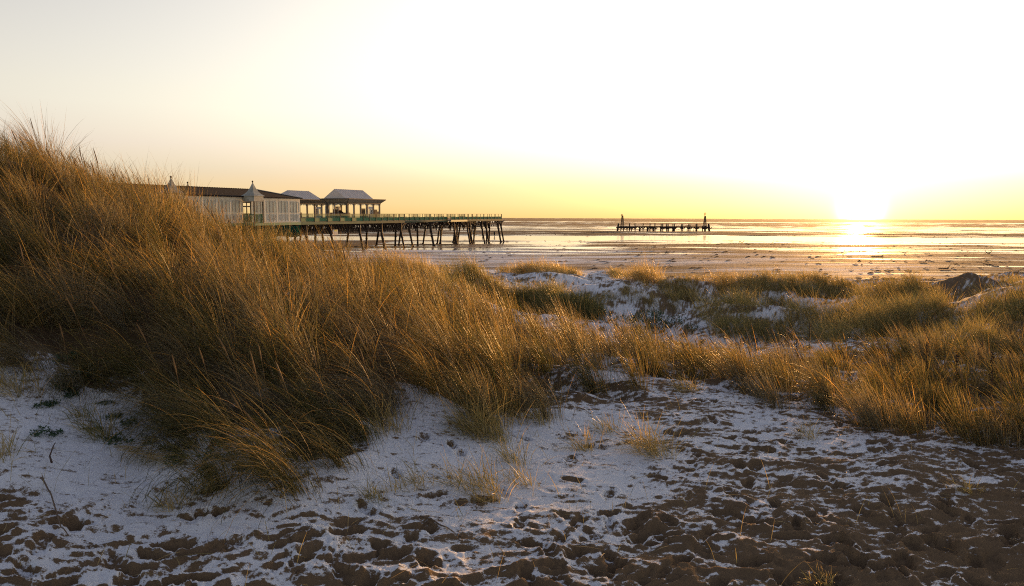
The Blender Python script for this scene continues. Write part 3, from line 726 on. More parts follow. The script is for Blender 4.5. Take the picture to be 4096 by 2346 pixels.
for k, (px, z, w_, h_, lab) in enumerate([(1503, 0, .8, 1.1, 'large brown crate at the bottom of the stack in the nearer shelter'), (1500, 1.1, .6, .45, 'middle crate of the stack in the nearer shelter'), (1497, 1.55, .4, .3, 'smallest crate on top of the stack in the nearer shelter')]):
    c = on_pier('crate', u_of(px, SV0 + 1.6), SV0 + 1.6, z); tag(c, lab, 'crate', 'crates stacked in the shelter')
    MB().box(-w_, w_, -.4, .4, 0, h_ - .05).build('body', M['box'], c); MB().box(-w_ - .02, w_ + .02, -.42, .42, h_ - .048, h_ - .002).build('lid', M['box'], c)
c = on_pier('parasol_stand', su0 + .6, SV0 + 2.0); tag(c, 'thin white pole with a small white board in the nearer shelter', 'stand')
MB().bar((0, 0, 0), (0, 0, 2.5), .06).build('pole', M['white'], c); MB().box(.2, .8, -.02, .02, 1.7, 2.15).build('board', M['white'], c)

# ---- benches
def bench(u, v, L_, lab, grp, rz=0.0, tmpl=[None]):
    r = on_pier('bench', u, v, 0, rz); tag(r, lab, 'bench', grp)
    if tmpl[0] is None:
        ms = []
        m = MB()
        for i in range(4): m.box(-.5, .5, .08 + i * .12, .17 + i * .12, .43, .46)
        ms.append(('seat', m, M['dkgreen']))
        m = MB()
        for i in range(4): m.box(-.5, .5, 0, .03, .56 + i * .145, .64 + i * .145)
        ms.append(('backrest', m, M['dkgreen']))
        for x in (-.49, .47):
            m = MB(); m.box(x, x + .02, .01, .05, 0, 1.08); m.box(x, x + .02, .48, .52, 0, .43); m.box(x, x + .02, .04, .55, .60, .65); m.box(x, x + .02, .05, .52, .38, .425)
            ms.append(('end_frame', m, M['dkgreen']))
        tmpl[0] = [(n_, m.build(n_, mt, r)) for n_, m, mt in ms]
        for n_, o in tmpl[0]: o.scale.x = L_
    else:
        for n_, o in tmpl[0]:
            k = o.copy(); k.parent = r; k.scale.x = L_; COL.objects.link(k)
    return r
ords = ['first', 'second', 'third', 'fourth', 'fifth', 'sixth', 'seventh', 'eighth', 'ninth', 'tenth']
for i in range(8):
    bench(1.9 + i * 3.3, .45, 3.1, 'green slatted bench behind the pier railing, %s from the cream hall' % ords[i], 'benches along the near railing')
for i in range(8):
    bench(UB + 2.0 + i * 5.2, 7.7 if i % 2 else 7.6, 2.4, 'green bench against the far rail of the outer deck, %s from the shelters' % ords[i], 'benches on the outer deck', math.pi)
def table(u, v, lab):
    t = on_pier('picnic_table', u, v, 0, .2); tag(t, lab, 'picnic table', 'picnic tables on the outer deck')
    m = MB(); [m.box(-.95, .95, -.36 + i * .15, -.23 + i * .15, .72, .76) for i in range(5)]; m.build('tabletop', M['iron'], t)
    for s in (-1, 1): MB().box(-.95, .95, s * .72 - .13, s * .72 + .13, .43, .47).build('seat', M['iron'], t)
    for x in (-.7, .7):
        m = MB()
        for s in (-1, 1): m.bar((x, s * .62, 0), (x, s * .22, .72), .06)
        m.bar((x + .05, -.8, .40), (x + .05, .8, .40), .06); m.build('leg', M['iron'], t)
for px, lab in ((1775, 'picnic table nearest the shelters on the outer deck'), (1850, 'middle picnic table, above the green painted board of the outer deck'), (1903, 'picnic table nearest the seaward end of the pier')):
    table(u_of(px, 4), 4, lab)
# ---- netting and warning sign under the deck
m = MB(); n1, n2 = 44, 10
ua, ub = -9.5, -.35
for j in range(n2 + 1):
    for i in range(n1 + 1):
        u = ua + (ub - ua) * i / n1; f = j / n2
        zb = -1.75 - .14 * math.sin(i / n1 * 9) - .25 * (1 - i / n1)
        m.v.append((u, -.14 + .12 * math.sin(i * .9 + 1.2 * f) * f + .05 * math.sin(i * 2.3), -.35 + (zb + .35) * f - (.12 * abs(math.sin(i / n1 * math.pi * 3)) * (1 - f))))
for j in range(n2):
    for i in range(n1): o_ = j * (n1 + 1) + i; m.f.append((o_, o_ + 1, o_ + n1 + 2, o_ + n1 + 1))
net = m.build('debris_net', M['net'], None); net.matrix_world = PM
md = net.modifiers.new('t', 'SOLIDIFY'); md.thickness = .01
tag(net, 'dark green torn netting hung under the hall above the beach', 'netting')
sg = on_pier('warning_sign', u_of(1342, .1), .10, -1.55); tag(sg, 'small white warning sign with a yellow band fixed to the lattice under the pier', 'sign')
MB().box(-.62, .62, -.02, .02, -.30, .45).build('plate', M['white'], sg)
MB().box(-.30, .45, -.035, -.022, .20, .42).build('yellow_band', M['yellow'], sg)
m = MB()
for i in range(3): m.box(-.45, .45 - .1 * (i % 2), -.03, -.022, .08 - i * .12, .11 - i * .12)
m.build('text_lines', M['ink'], sg)

# ------------------------------------------------------------------ ruined jetty
JD = 318.0; JS = JD / F
j0 = at(2650, 926, JD); gzj = gz(j0.x, JD)
jet = empty('ruined_jetty', (j0.x, JD, gzj)); tag(jet, 'dark broken remains of the old jetty standing in the wet sand far out', 'jetty')
def jx(zx): return (zx / 5.084 + 2400 - 2650) * JS
def jz(zy): return (541 - zy) / 5.084 * JS
jm = M['iron']
posts = [(372, 30, 382, 346), (432, 16, 440, 424), (486, 16, 440, 482), (545, 16, 445, 545), (598, 17, 382, 600), (645, 16, 445, 645), (704, 17, 382, 710), (808, 20, 455, 805), (836, 8, 455, 838), (869, 15, 382, 869),
  (968, 32, 455, 968), (1022, 17, 382, 1022), (1070, 18, 455, 1070), (1095, 10, 455, 1095), (1122, 18, 382, 1126), (1218, 9, 455, 1218), (1241, 18, 386, 1241), (1281, 17, 386, 1285), (1343, 16, 386, 1343), (1381, 20, 386, 1381), (1408, 9, 455, 1408),
  (1472, 17, 388, 1468), (1512, 16, 386, 1514), (1500, 20, 455, 1500), (1648, 16, 388, 1641), (1679, 15, 388, 1681), (1780, 12, 455, 1780), (1792, 16, 388, 1792), (1826, 15, 388, 1829), (1915, 9, 455, 1913), (1938, 15, 388, 1938), (1967, 16, 384, 1968), (2092, 16, 430, 2092), (2112, 14, 430, 2112), (2140, 16, 430, 2140), (2212, 32, 384, 2232)]
for k, (x, w_, t, xb) in enumerate(posts):
    m = MB(); W = w_ / 5.084 * JS * .64; y = (k % 3) * .8 - .8
    m.tube([(jx(xb), y, -.4), (jx((x + xb) / 2), y, jz(490)), (jx(x), y, jz(t))], [W * 1.05, W, W * .95], 6)
    m.build('post', jm, jet)
m = MB(); zt = jz(443)
for y in (-.8, .6):
    xs = [360, 500, 560, 660, 720, 800, 900, 1000, 1130, 1240, 1345, 1380, 1460, 1520, 1645, 1700, 1790, 1840, 1930, 1990, 2090, 2225]
    for a, b in zip(xs, xs[1:]):
        th = .48 + (.35 if a < 700 or 940 < a < 1120 or 1220 < a < 1400 else 0) * (1 if y < 0 else .6)
        zo = random.uniform(-.05, .05)
        m.add([(jx(a), y - .12, zt - th), (jx(b), y - .12, zt - th), (jx(b), y + .12, zt - th), (jx(a), y + .12, zt - th), (jx(a), y - .12, zt + zo), (jx(b), y - .12, zt + zo * .5), (jx(b), y + .12, zt + zo * .5), (jx(a), y + .12, zt + zo)],
              [(0, 3, 2, 1), (4, 5, 6, 7), (0, 1, 5, 4), (1, 2, 6, 5), (2, 3, 7, 6), (3, 0, 4, 7)])
m.build('beam', jm, jet)
for (x, w_, t, xb) in posts:
    if w_ < 14: continue
    m = MB()
    for s in (-1, 1):
        pts = [(jx(x + (xb - x) * .5) + s * .55 * math.sin(a), -.95, zt - .9 + .75 * (1 - math.cos(a)) ) for a in (0, .4, .8, 1.2, 1.5)]
        m.tube(pts, [.16, .18, .20, .24, .28], 5)
    m.build('knee_brace', jm, jet)
def tower(zx0, zx1, top0, top1, ztop, gold):
    m = MB()
    for i in range(4):
        f = i / 3
        for y in (-.5, .5): m.tube([(jx(zx0 + (zx1 - zx0) * f), y, zt), (jx(top0 + (top1 - top0) * f), y * .4, jz(ztop))], .06 if i in (1, 2) else .085, 6)
    H = jz(ztop) - zt
    for k in range(1, 7):
        f = k / 7; a = zx0 + (top0 - zx0) * f; b = zx1 + (top1 - zx1) * f; m.bar((jx(a), -.5 + .3 * f, zt + H * f), (jx(b), -.5 + .3 * f, zt + H * f), .05)
        if k % 2: m.bar((jx(a), -.5 + .3 * f, zt + H * f), (jx(zx1 + (top1 - zx1) * (f + .14)), -.4, zt + H * (f + .14)), .04)
    m.box(jx(top0) - .05, jx(top1) + .05, -.25, .25, jz(ztop), jz(ztop) + .12)
    tw = m.build('beacon_tower', jm, jet); zz = jz(ztop) + .12
    if gold == 'globe':
        g = MB(); g.tube([((jx(2126)), 0, zz), (jx(2126), 0, zz + .4)], [.16, .07], 8); cz = jz(186); r = .46
        for k in range(4):
            a = math.pi * k / 4; g.tube([(jx(2124) + r * math.sin(t) * math.cos(a), r * math.sin(t) * math.sin(a), cz + r * math.cos(t)) for t in [2 * math.pi * i / 16 for i in range(17)]], .04, 5)
        g.tube([(jx(2124) + r * math.cos(t), r * math.sin(t), cz) for t in [2 * math.pi * i / 16 for i in range(17)]], .04, 5); g.build('globe_cage', M['gold'], tw)
    else:
        g = MB(); x0 = jx(446); g.lathe([(.1, 0), (.34, .1), (.36, .3), (.2, .42), (.05, .5)], 8, (x0 - .1, 0, zz))
        g.tube([(x0 - .4, 0, zz - .2), (x0 - .42, 0, zz + .2), (x0 - .1, 0, zz + .45), (x0 + .15, 0, zz + .5)], .07, 6); g.build('broken_lantern', M['gold'], tw)
tower(424, 486, 441, 466, 232, 'broken'); tower(2094, 2158, 2118, 2136, 226, 'globe')
def cormorant(zx, lab):
    o = empty('bird', (j0.x + jx(zx), JD - .8, gzj + zt + .02), random.uniform(-.6, .6)); tag(o, lab, 'bird', 'birds perched on the old jetty')
    b = MB(); b.sm = True
    b.tube([(-.30, 0, .08), (-.16, 0, .16), (0, 0, .27), (.10, 0, .36), (.12, 0, .44), (.13, 0, .50), (.19, 0, .52), (.30, 0, .50)], [.015, .06, .095, .07, .04, .045, .035, .008], 8)
    b.tube([(-.02, .04, .24), (-.02, .05, 0.0)], .015, 5); b.tube([(-.02, -.04, .24), (-.02, -.05, 0.0)], .015, 5)
    b.build('body', M['bird'], o)
for zx, lab in ((1545, 'dark bird on the jetty beam, leftmost of the four'), (1577, 'dark bird on the jetty beam, second of the four from the left'), (1737, 'dark bird on the jetty beam, third of the four from the left'), (1769, 'dark bird on the jetty beam, rightmost of the four')): cormorant(zx, lab)

# ------------------------------------------------------------------ people on the sand
def person(px, py, H, lab, coat, rz, stride=.12):
    Y = hit(px, py, 60).y; p = at(px, py, Y); p.z = gz(p.x, Y) 
    J = {'pel': (0, 0, .52), 'wst': (0, 0, .60), 'chs': (0, .01, .72), 'nck': (0, .01, .83), 'nk2': (0, .0, .86), 'hed': (0, -.012, .915), 'top': (0, -.005, .965),
         'shl': (-.105, .01, .80), 'ell': (-.135, .02, .64), 'wrl': (-.10, -.06, .53), 'hdl': (-.08, -.09, .51), 'shr': (.105, .01, .80), 'elr': (.135, .025, .64), 'wrr': (.10, -.055, .53), 'hdr': (.08, -.085, .51),
         'hpl': (-.052, 0, .50), 'knl': (-.055, -stride * .6, .28), 'anl': (-.055, -stride * .5, .045), 'tol': (-.06, -stride * .5 - .085, .014),
         'hpr': (.052, 0, .50), 'knr': (.055, stride * .15, .28), 'anr': (.055, stride * .8, .05), 'tor': (.06, stride * .8 - .08, .014)}
    Rr = {'pel': .088, 'wst': .082, 'chs': .10, 'nck': .05, 'nk2': .035, 'hed': .055, 'top': .045, 'shl': .045, 'ell': .033, 'wrl': .024, 'hdl': .02, 'hpl': .062, 'knl': .042, 'anl': .03, 'tol': .022}
    ks = list(J); E = [('pel', 'wst'), ('wst', 'chs'), ('chs', 'nck'), ('nck', 'nk2'), ('nk2', 'hed'), ('hed', 'top'), ('chs', 'shl'), ('shl', 'ell'), ('ell', 'wrl'), ('wrl', 'hdl'), ('chs', 'shr'), ('shr', 'elr'), ('elr', 'wrr'), ('wrr', 'hdr'),
         ('pel', 'hpl'), ('hpl', 'knl'), ('knl', 'anl'), ('anl', 'tol'), ('pel', 'hpr'), ('hpr', 'knr'), ('knr', 'anr'), ('anr', 'tor')]
    me = bpy.data.meshes.new('person'); me.from_pydata([Vector(J[k]) * H for k in ks], [(ks.index(a), ks.index(b)) for a, b in E], [])
    o = link_mesh('person', me, M['cloth_jean']); sk = o.modifiers.new('skin', 'SKIN'); sd_ = o.modifiers.new('sub', 'SUBSURF'); sd_.levels = 2; sd_.render_levels = 2
    me.skin_vertices if False else None
    if not me.skin_vertices: me.attributes
    lay = me.skin_vertices[0] if len(me.skin_vertices) else None
    if lay:
        for i, k in enumerate(ks):
            rr = Rr.get(k, Rr.get(k[:-1] + 'l', .04)) * H; lay.data[i].radius = (rr, rr * .8 if k in ('chs', 'wst', 'pel') else rr); lay.data[i].use_root = (k == 'pel')
    o.location = p; o.rotation_euler = (0, 0, rz); tag(o, lab, 'person', 'people walking on the wet sand')
    c = MB(); c.sm = True
    c.lathe([(.10 * H, .36 * H), (.115 * H, .45 * H), (.105 * H, .58 * H), (.125 * H, .70 * H), (.12 * H, .80 * H), (.06 * H, .845 * H)], 14)
    for v_ in range(len(c.v)): x, y, z = c.v[v_]; c.v[v_] = (x * 1.05, y * .78, z)
    for s in (-1, 1): c.tube([(s * .10 * H, .01 * H, .81 * H), (s * .138 * H, .022 * H, .64 * H), (s * .105 * H, -.055 * H, .535 * H)], [.052 * H, .042 * H, .034 * H], 8)
    c.build('coat', M[coat], o)
    h = MB(); h.sm = True; h.lathe([(.03 * H, .0), (.056 * H, .03 * H), (.058 * H, .055 * H), (.045 * H, .085 * H), (.01 * H, .10 * H)], 10, (0, 0, .875 * H)); h.build('hair', M['hair'], o)
    f = MB(); f.sm = True; f.lathe([(.02 * H, 0), (.038 * H, .02 * H), (.042 * H, .05 * H), (.03 * H, .075 * H)], 8, (0, -.022 * H, .87 * H)); f.add([(-.008 * H, -.062 * H, .90 * H), (.008 * H, -.062 * H, .90 * H), (0, -.075 * H, .905 * H), (0, -.06 * H, .93 * H)], [(0, 1, 2), (1, 3, 2), (3, 0, 2)]); f.build('face', M['skin'], o)
    return o
person(1978, 951, 1.82, 'person in a long dark coat walking on the wet sand near the pier end', 'cloth_dark', .9)
person(1930, 949, 1.70, 'person in dark clothes walking, partly hidden behind a pier pile', 'cloth_jean', 1.2)

# ------------------------------------------------------------------ grass
def wind_at(x, y):
    return math.pi + .55 * fbm(x / 3.5, y / 3.5, 2, 301) * 2 + .15
class Blades:
    def __init__(s): s.co = []; s.tone = []; s.nb = 0
    def add(s, P, phi, L, a0, b, w, tone, K=5, side=None):
        N = len(L)
        ss_ = np.linspace(0, 1, K + 1)
        pts = np.zeros((N, K + 1, 3)); pts[:, 0] = P
        d = np.stack([np.cos(phi), np.sin(phi)], -1)
        tw = rng.normal(0, .22, N)
        for k in range(K):
            sm = (ss_[k] + ss_[k + 1]) / 2
            a = a0 + b * sm ** 1.25
            ph = phi + tw * sm; dd = np.stack([np.cos(ph), np.sin(ph)], -1)
            st = (L / K)[:, None]
            pts[:, k + 1, :2] = pts[:, k, :2] + dd * np.sin(a)[:, None] * st
            pts[:, k + 1, 2] = pts[:, k, 2] + np.cos(a) * L / K
        th = rng.uniform(0, 2 * np.pi, N); sv = np.stack([np.cos(th), np.sin(th), rng.normal(0, .25, N)], -1)
        if side is not None: sv = side
        sv /= np.linalg.norm(sv, axis=1)[:, None]
        wd = w[:, None] * np.array([.75] + [1.0] * (K - 2) + [.62, .10])[None, :K + 1] if K >= 3 else w[:, None] * np.array([1, .8, .1])[None]
        a_ = pts - sv[:, None] * wd[..., None] * .5; b_ = pts + sv[:, None] * wd[..., None] * .5
        v = np.stack([a_, b_], 2)                   # N,K+1,2,3
        s.co.append((v.reshape(N, -1, 3).astype(np.float32), K))
        t = np.zeros((N, (K + 1) * 2, 4), np.float32); t[..., 0] = tone[:, 0:1]; t[..., 1] = tone[:, 1:2]; t[..., 3] = 1
        if tone.shape[1] > 2: t[..., 2] = tone[:, 2:3]
        s.tone.append(t)
    def build(s, name, mat, parent=None):
        vs = []; fs = []; o = 0
        for v, K in s.co:
            N = v.shape[0]; bi = np.arange(N)[:, None] * (K + 1) * 2 + o; k = np.arange(K)[None] * 2
            q = np.stack([bi + k, bi + k + 1, bi + k + 3, bi + k + 2], -1).reshape(-1, 4); fs.append(q); vs.append(v.reshape(-1, 3)); o += N * (K + 1) * 2
        v = np.concatenate(vs); q = np.concatenate(fs).astype(np.int32); t = np.concatenate([x.reshape(-1, 4) for x in s.tone])
        me = bpy.data.meshes.new(name); me.vertices.add(len(v)); me.vertices.foreach_set('co', v.ravel())
        me.loops.add(q.size); me.loops.foreach_set('vertex_index', q.ravel()); me.polygons.add(len(q))
        me.polygons.foreach_set('loop_start', np.arange(0, q.size, 4, dtype=np.int32)); me.polygons.foreach_set('loop_total', np.full(len(q), 4, np.int32))
        me.update(calc_edges=True)
        a = me.attributes.new('tone', 'FLOAT_COLOR', 'POINT'); a.data.foreach_set('color', t.ravel())
        return link_mesh(name, me, mat, parent)
def tuft_batch(B, cx, cy, n, Lm, spread, tilt, bend, width, dry, wind=None, rad=.09, K=5, local=None, wstr=1.0):
    """many tufts at once: arrays cx, cy (tuft centres), n blades each"""
    T = len(cx)
    X = np.repeat(cx, n); Y = np.repeat(cy, n); N = len(X)
    rx = rng.normal(0, 1, N) * rad; ry = rng.normal(0, 1, N) * rad
    px = X + rx; py = Y + ry
    z = ground(px, py) - .03
    if local is not None: lx, ly, lz = local; P = np.stack([px - lx, py - ly, z - lz], -1)
    else: P = np.stack([px, py, z], -1)
    wv = np.repeat(wind if wind is not None else wind_at(cx, cy), n)
    r_ = rng.uniform(0, 2 * np.pi, N)
    vx = np.cos(wv) * wstr + spread * np.cos(r_) + rx / rad * .25; vy = np.sin(wv) * wstr + spread * np.sin(r_) + ry / rad * .25
    phi = np.arctan2(vy, vx); mag = np.sqrt(vx * vx + vy * vy)
    tl = np.repeat(tilt, n) if hasattr(tilt, '__len__') else tilt; bd = np.repeat(bend, n) if hasattr(bend, '__len__') else bend
    a0 = np.clip(tl * mag * rng.uniform(.4, 1.3, N), 0, 1.1); b = bd * rng.lognormal(-.1, .5, N)
    Lr = np.repeat(Lm, n) if hasattr(Lm, '__len__') else Lm
    L = Lr * np.clip(rng.normal(1, .24, N), .35, 1.6)
    w = width * rng.uniform(.7, 1.3, N) * (np.repeat(np.maximum(1, cy / 13.0), n))
    dr = np.repeat(dry, n) if hasattr(dry, '__len__') else np.full(N, dry)
    tone = np.stack([np.clip(dr + rng.normal(0, .28, N), 0, 1), (rng.uniform(0, 1, N) < .13) * rng.uniform(.4, 1, N)], -1)
    B.add(P, phi, L, a0, b, w, tone, K)

def grass_mask(X, Y):
    px = CX + F * X / Y
    nd_ = np.interp(px, NEAR_PX, NEAR_D); fd = np.interp(px, FAR_PX, FAR_D)
    nz = fbm(X / .9, Y / .9, 3, 333); n2 = fbm(X / 3.0, Y / 3.0, 2, 340)
    ok = (Y + .5 * nz > nd_) & (Y + 2.5 * n2 < fd)
    path = (np.abs(Y - (12.6 - .0016 * (px - 2400))) < .45) & (px > 2330) & (px < 2720)
    gap = (n2 > .36) & (px < 1300)
    return ok & ~path & ~gap
def tussocks(B, cx, cy, wind, Lm, bend, dry, nb, width, K, rad=.17, comb=None):
    """fountain-shaped tussocks: nb blades each, rooted close together and falling outwards and downwind"""
    T = len(cx); N = T * nb; E = lambda a: np.repeat(a, nb)
    r = np.abs(rng.normal(0, 1, N)) * rad; a = rng.uniform(0, 2 * np.pi, N)
    X = E(cx) + r * np.cos(a); Y = E(cy) + r * np.sin(a); z = ground(X, Y) - .03
    wv = E(wind); u = np.clip(r / rad, 0, 2.2)
    co = E(comb)
    vx = np.cos(wv) * (.45 + .6 * co) + (.62 - .34 * co) * u * np.cos(a) + rng.normal(0, .26, N) * (1 - .45 * co); vy = np.sin(wv) * (.45 + .6 * co) + (.62 - .34 * co) * u * np.sin(a) + rng.normal(0, .26, N) * (1 - .45 * co)
    phi = np.arctan2(vy, vx); mag = np.sqrt(vx * vx + vy * vy)
    a0 = np.clip((.10 + .30 * mag) * rng.uniform(.5, 1.4, N), 0, 1.15)
    b = E(bend) * rng.lognormal(-.10, .50 - .18 * co, N) * (.6 + .5 * mag)
    L = E(Lm) * np.clip(rng.normal(1, .26, N), .35, 1.55)
    lt = rng.uniform(0, 1, N) < .30 * E(.4 + dry)
    w = width * rng.uniform(.6, 1.2, N) * np.where(lt, 1.5, 1.0) * E(np.maximum(1, cy / 13.0))
    tone = np.stack([np.clip(np.where(lt, .75, .25) * E(.5 + .6 * dry) + rng.normal(0, .14, N), 0, 1), (rng.uniform(0, 1, N) < .12) * rng.uniform(.4, 1, N), np.clip(E(rng.uniform(-.5, .9, T)) + rng.normal(0, .2, N), 0, .9)], -1)
    B.add(np.stack([X, Y, z], -1), phi, L, a0, b, w, tone, K)
def main_grass():
    B = Blades(); XS = []; YS = []; WS = []; PS = []
    for y0, y1, sp, nb, K in ((6, 9.6, .46, 250, 8), (9.6, 12, .50, 230, 8), (12, 16, .60, 200, 6), (16, 21, .68, 180, 5), (21, 36, .95, 170, 4)):
        gx = np.arange(-.84 * y1, .84 * y1, sp); gy = np.arange(y0, y1, sp); X, Y = np.meshgrid(gx, gy)
        X = (X + rng.uniform(-.5, .5, X.shape) * sp).ravel(); Y = (Y + rng.uniform(-.5, .5, Y.shape) * sp).ravel()
        px = CX + F * X / Y
        m = grass_mask(X, Y) & (np.abs(X) < .84 * Y) & ~((px < 1500) & (Y > 23) & (rng.uniform(0, 1, len(X)) < .45)) & (rng.uniform(0, 1, len(X)) > .13 + .35 * (1 - ss(0, 1.0, Y - np.interp(px, NEAR_PX, NEAR_D))) * ss(2500, 2900, px)) & (fbm(X / 1.4, Y / 1.1, 2, 380) > -.30 - .25 * (1 - ss(1300, 1900, px)))
        X, Y, px = X[m], Y[m], px[m]
        right = ss(1500, 2100, px); edge = np.interp(px, NEAR_PX, NEAR_D); fr = 1 - ss(.3, 2.0, Y - edge)
        hab = fbm(X / 2.2, Y / 2.2, 2, 350)
        low = np.clip(1 - ss(0, 5.5, Y - edge) + .9 * hab, 0, 1) * (1 - right)      # the lee face hangs combed over, the crest stands up
        comb = np.clip(low + .55 * right + rng.normal(0, .15, len(X)), 0, 1)
        bend = np.clip(.75 + 1.05 * low - .25 * right + rng.normal(0, .28, len(X)), .2, 2.1)
        wind = math.pi + (1.5 * fbm(X / 2.5, Y / 2.5, 2, 301) + rng.normal(0, .40, len(X))) * (1 - .5 * right) * (1 - .4 * low) + .55 * low + .1
        Lm = (.76 + .10 * low + .25 * fbm(X / 1.5, Y / 1.5, 2, 360) + rng.normal(0, .17, len(X))) * (1 - .30 * ss(2200, 2700, px) - .12 * ss(3500, 3900, px)) * (1 - .12 * fr) * (1 - .15 * ss(1900, 2100, px) * (1 - ss(2350, 2500, px)))
        dry = np.clip(.60 - .20 * low + 1.0 * fbm(X / 1.8, Y / 1.8, 3, 370) + rng.normal(0, .20, len(X)), .02, 1)
        tussocks(B, X, Y, wind, np.maximum(Lm, .35), bend, dry, nb, .0040, K, rad=.15 + .03 * (Y.mean() > 14), comb=comb)
        XS.append(X); YS.append(Y); WS.append(wind); PS.append(px)
    X, Y, wind, px = map(np.concatenate, (XS, YS, WS, PS)); print('tussocks', len(X))
    o = B.build('marram_grass', M['grass']); tag(o, 'golden brown marram grass covering the dune ridge, bent over by the wind', 'grass', None, 'stuff')
    # tall flowering stalks with seed spikes
    o = B.build('marram_grass', M['grass']); tag(o, 'golden brown marram grass covering the dune ridge, bent over by the wind', 'grass', None, 'stuff')
    k = rng.choice(len(X), 420, replace=False); S = MB()
    for i in k:
        x, y = X[i], Y[i]; g = gz(x, y); a = wind[i] + random.gauss(0, .5); H = random.uniform(.8, 1.12) * (.85 if px[i] > 2400 else 1); tl = random.uniform(.08, .42)
        p = [Vector((x + math.cos(a) * math.sin(tl * (1 + .5 * f)) * H * f, y + math.sin(a) * math.sin(tl * (1 + .5 * f)) * H * f, g + math.cos(tl) * H * f)) for f in (0, .4, .78, .80, .87, .95, 1.0)]
        S.tube(p, [.0022, .002, .002, .006, .0085, .006, .001], 5)
    for (qx, qy, Yd, ln) in ((45, 520, 15.5, 330), (372, 590, 16.5, 240), (240, 600, 16, 220), (285, 620, 16, 200), (360, 640, 16, 180), (575, 735, 16.5, 200), (655, 745, 16.5, 160), (2060, 1350, 12, 0), (840, 830, 15.5, 200), (905, 860, 15.5, 220), (1535, 1070, 15, 240), (1420, 1000, 16, 260), (1330, 960, 16, 240), (1365, 970, 16, 260), (1640, 1090, 16, 260), (1740, 1150, 15, 240)):
        if not ln: continue
        t = at(qx, qy, Yd); g = gz(t.x + .12, Yd); r_ = Vector((t.x + .16, Yd, g))
        p = [r_.lerp(t, f) + Vector((.05 * math.sin(f * 3.14), 0, 0)) for f in (0, .4, .70, .73, .82, .93, 1.0)]
        S.tube(p, [.0028, .0025, .0025, .008, .0105, .008, .001], 6)
    sp = S.build('seed_spikes', M['spike']); tag(sp, 'brown seed spikes standing up out of the marram grass', 'grass', None, 'stuff')
main_grass()

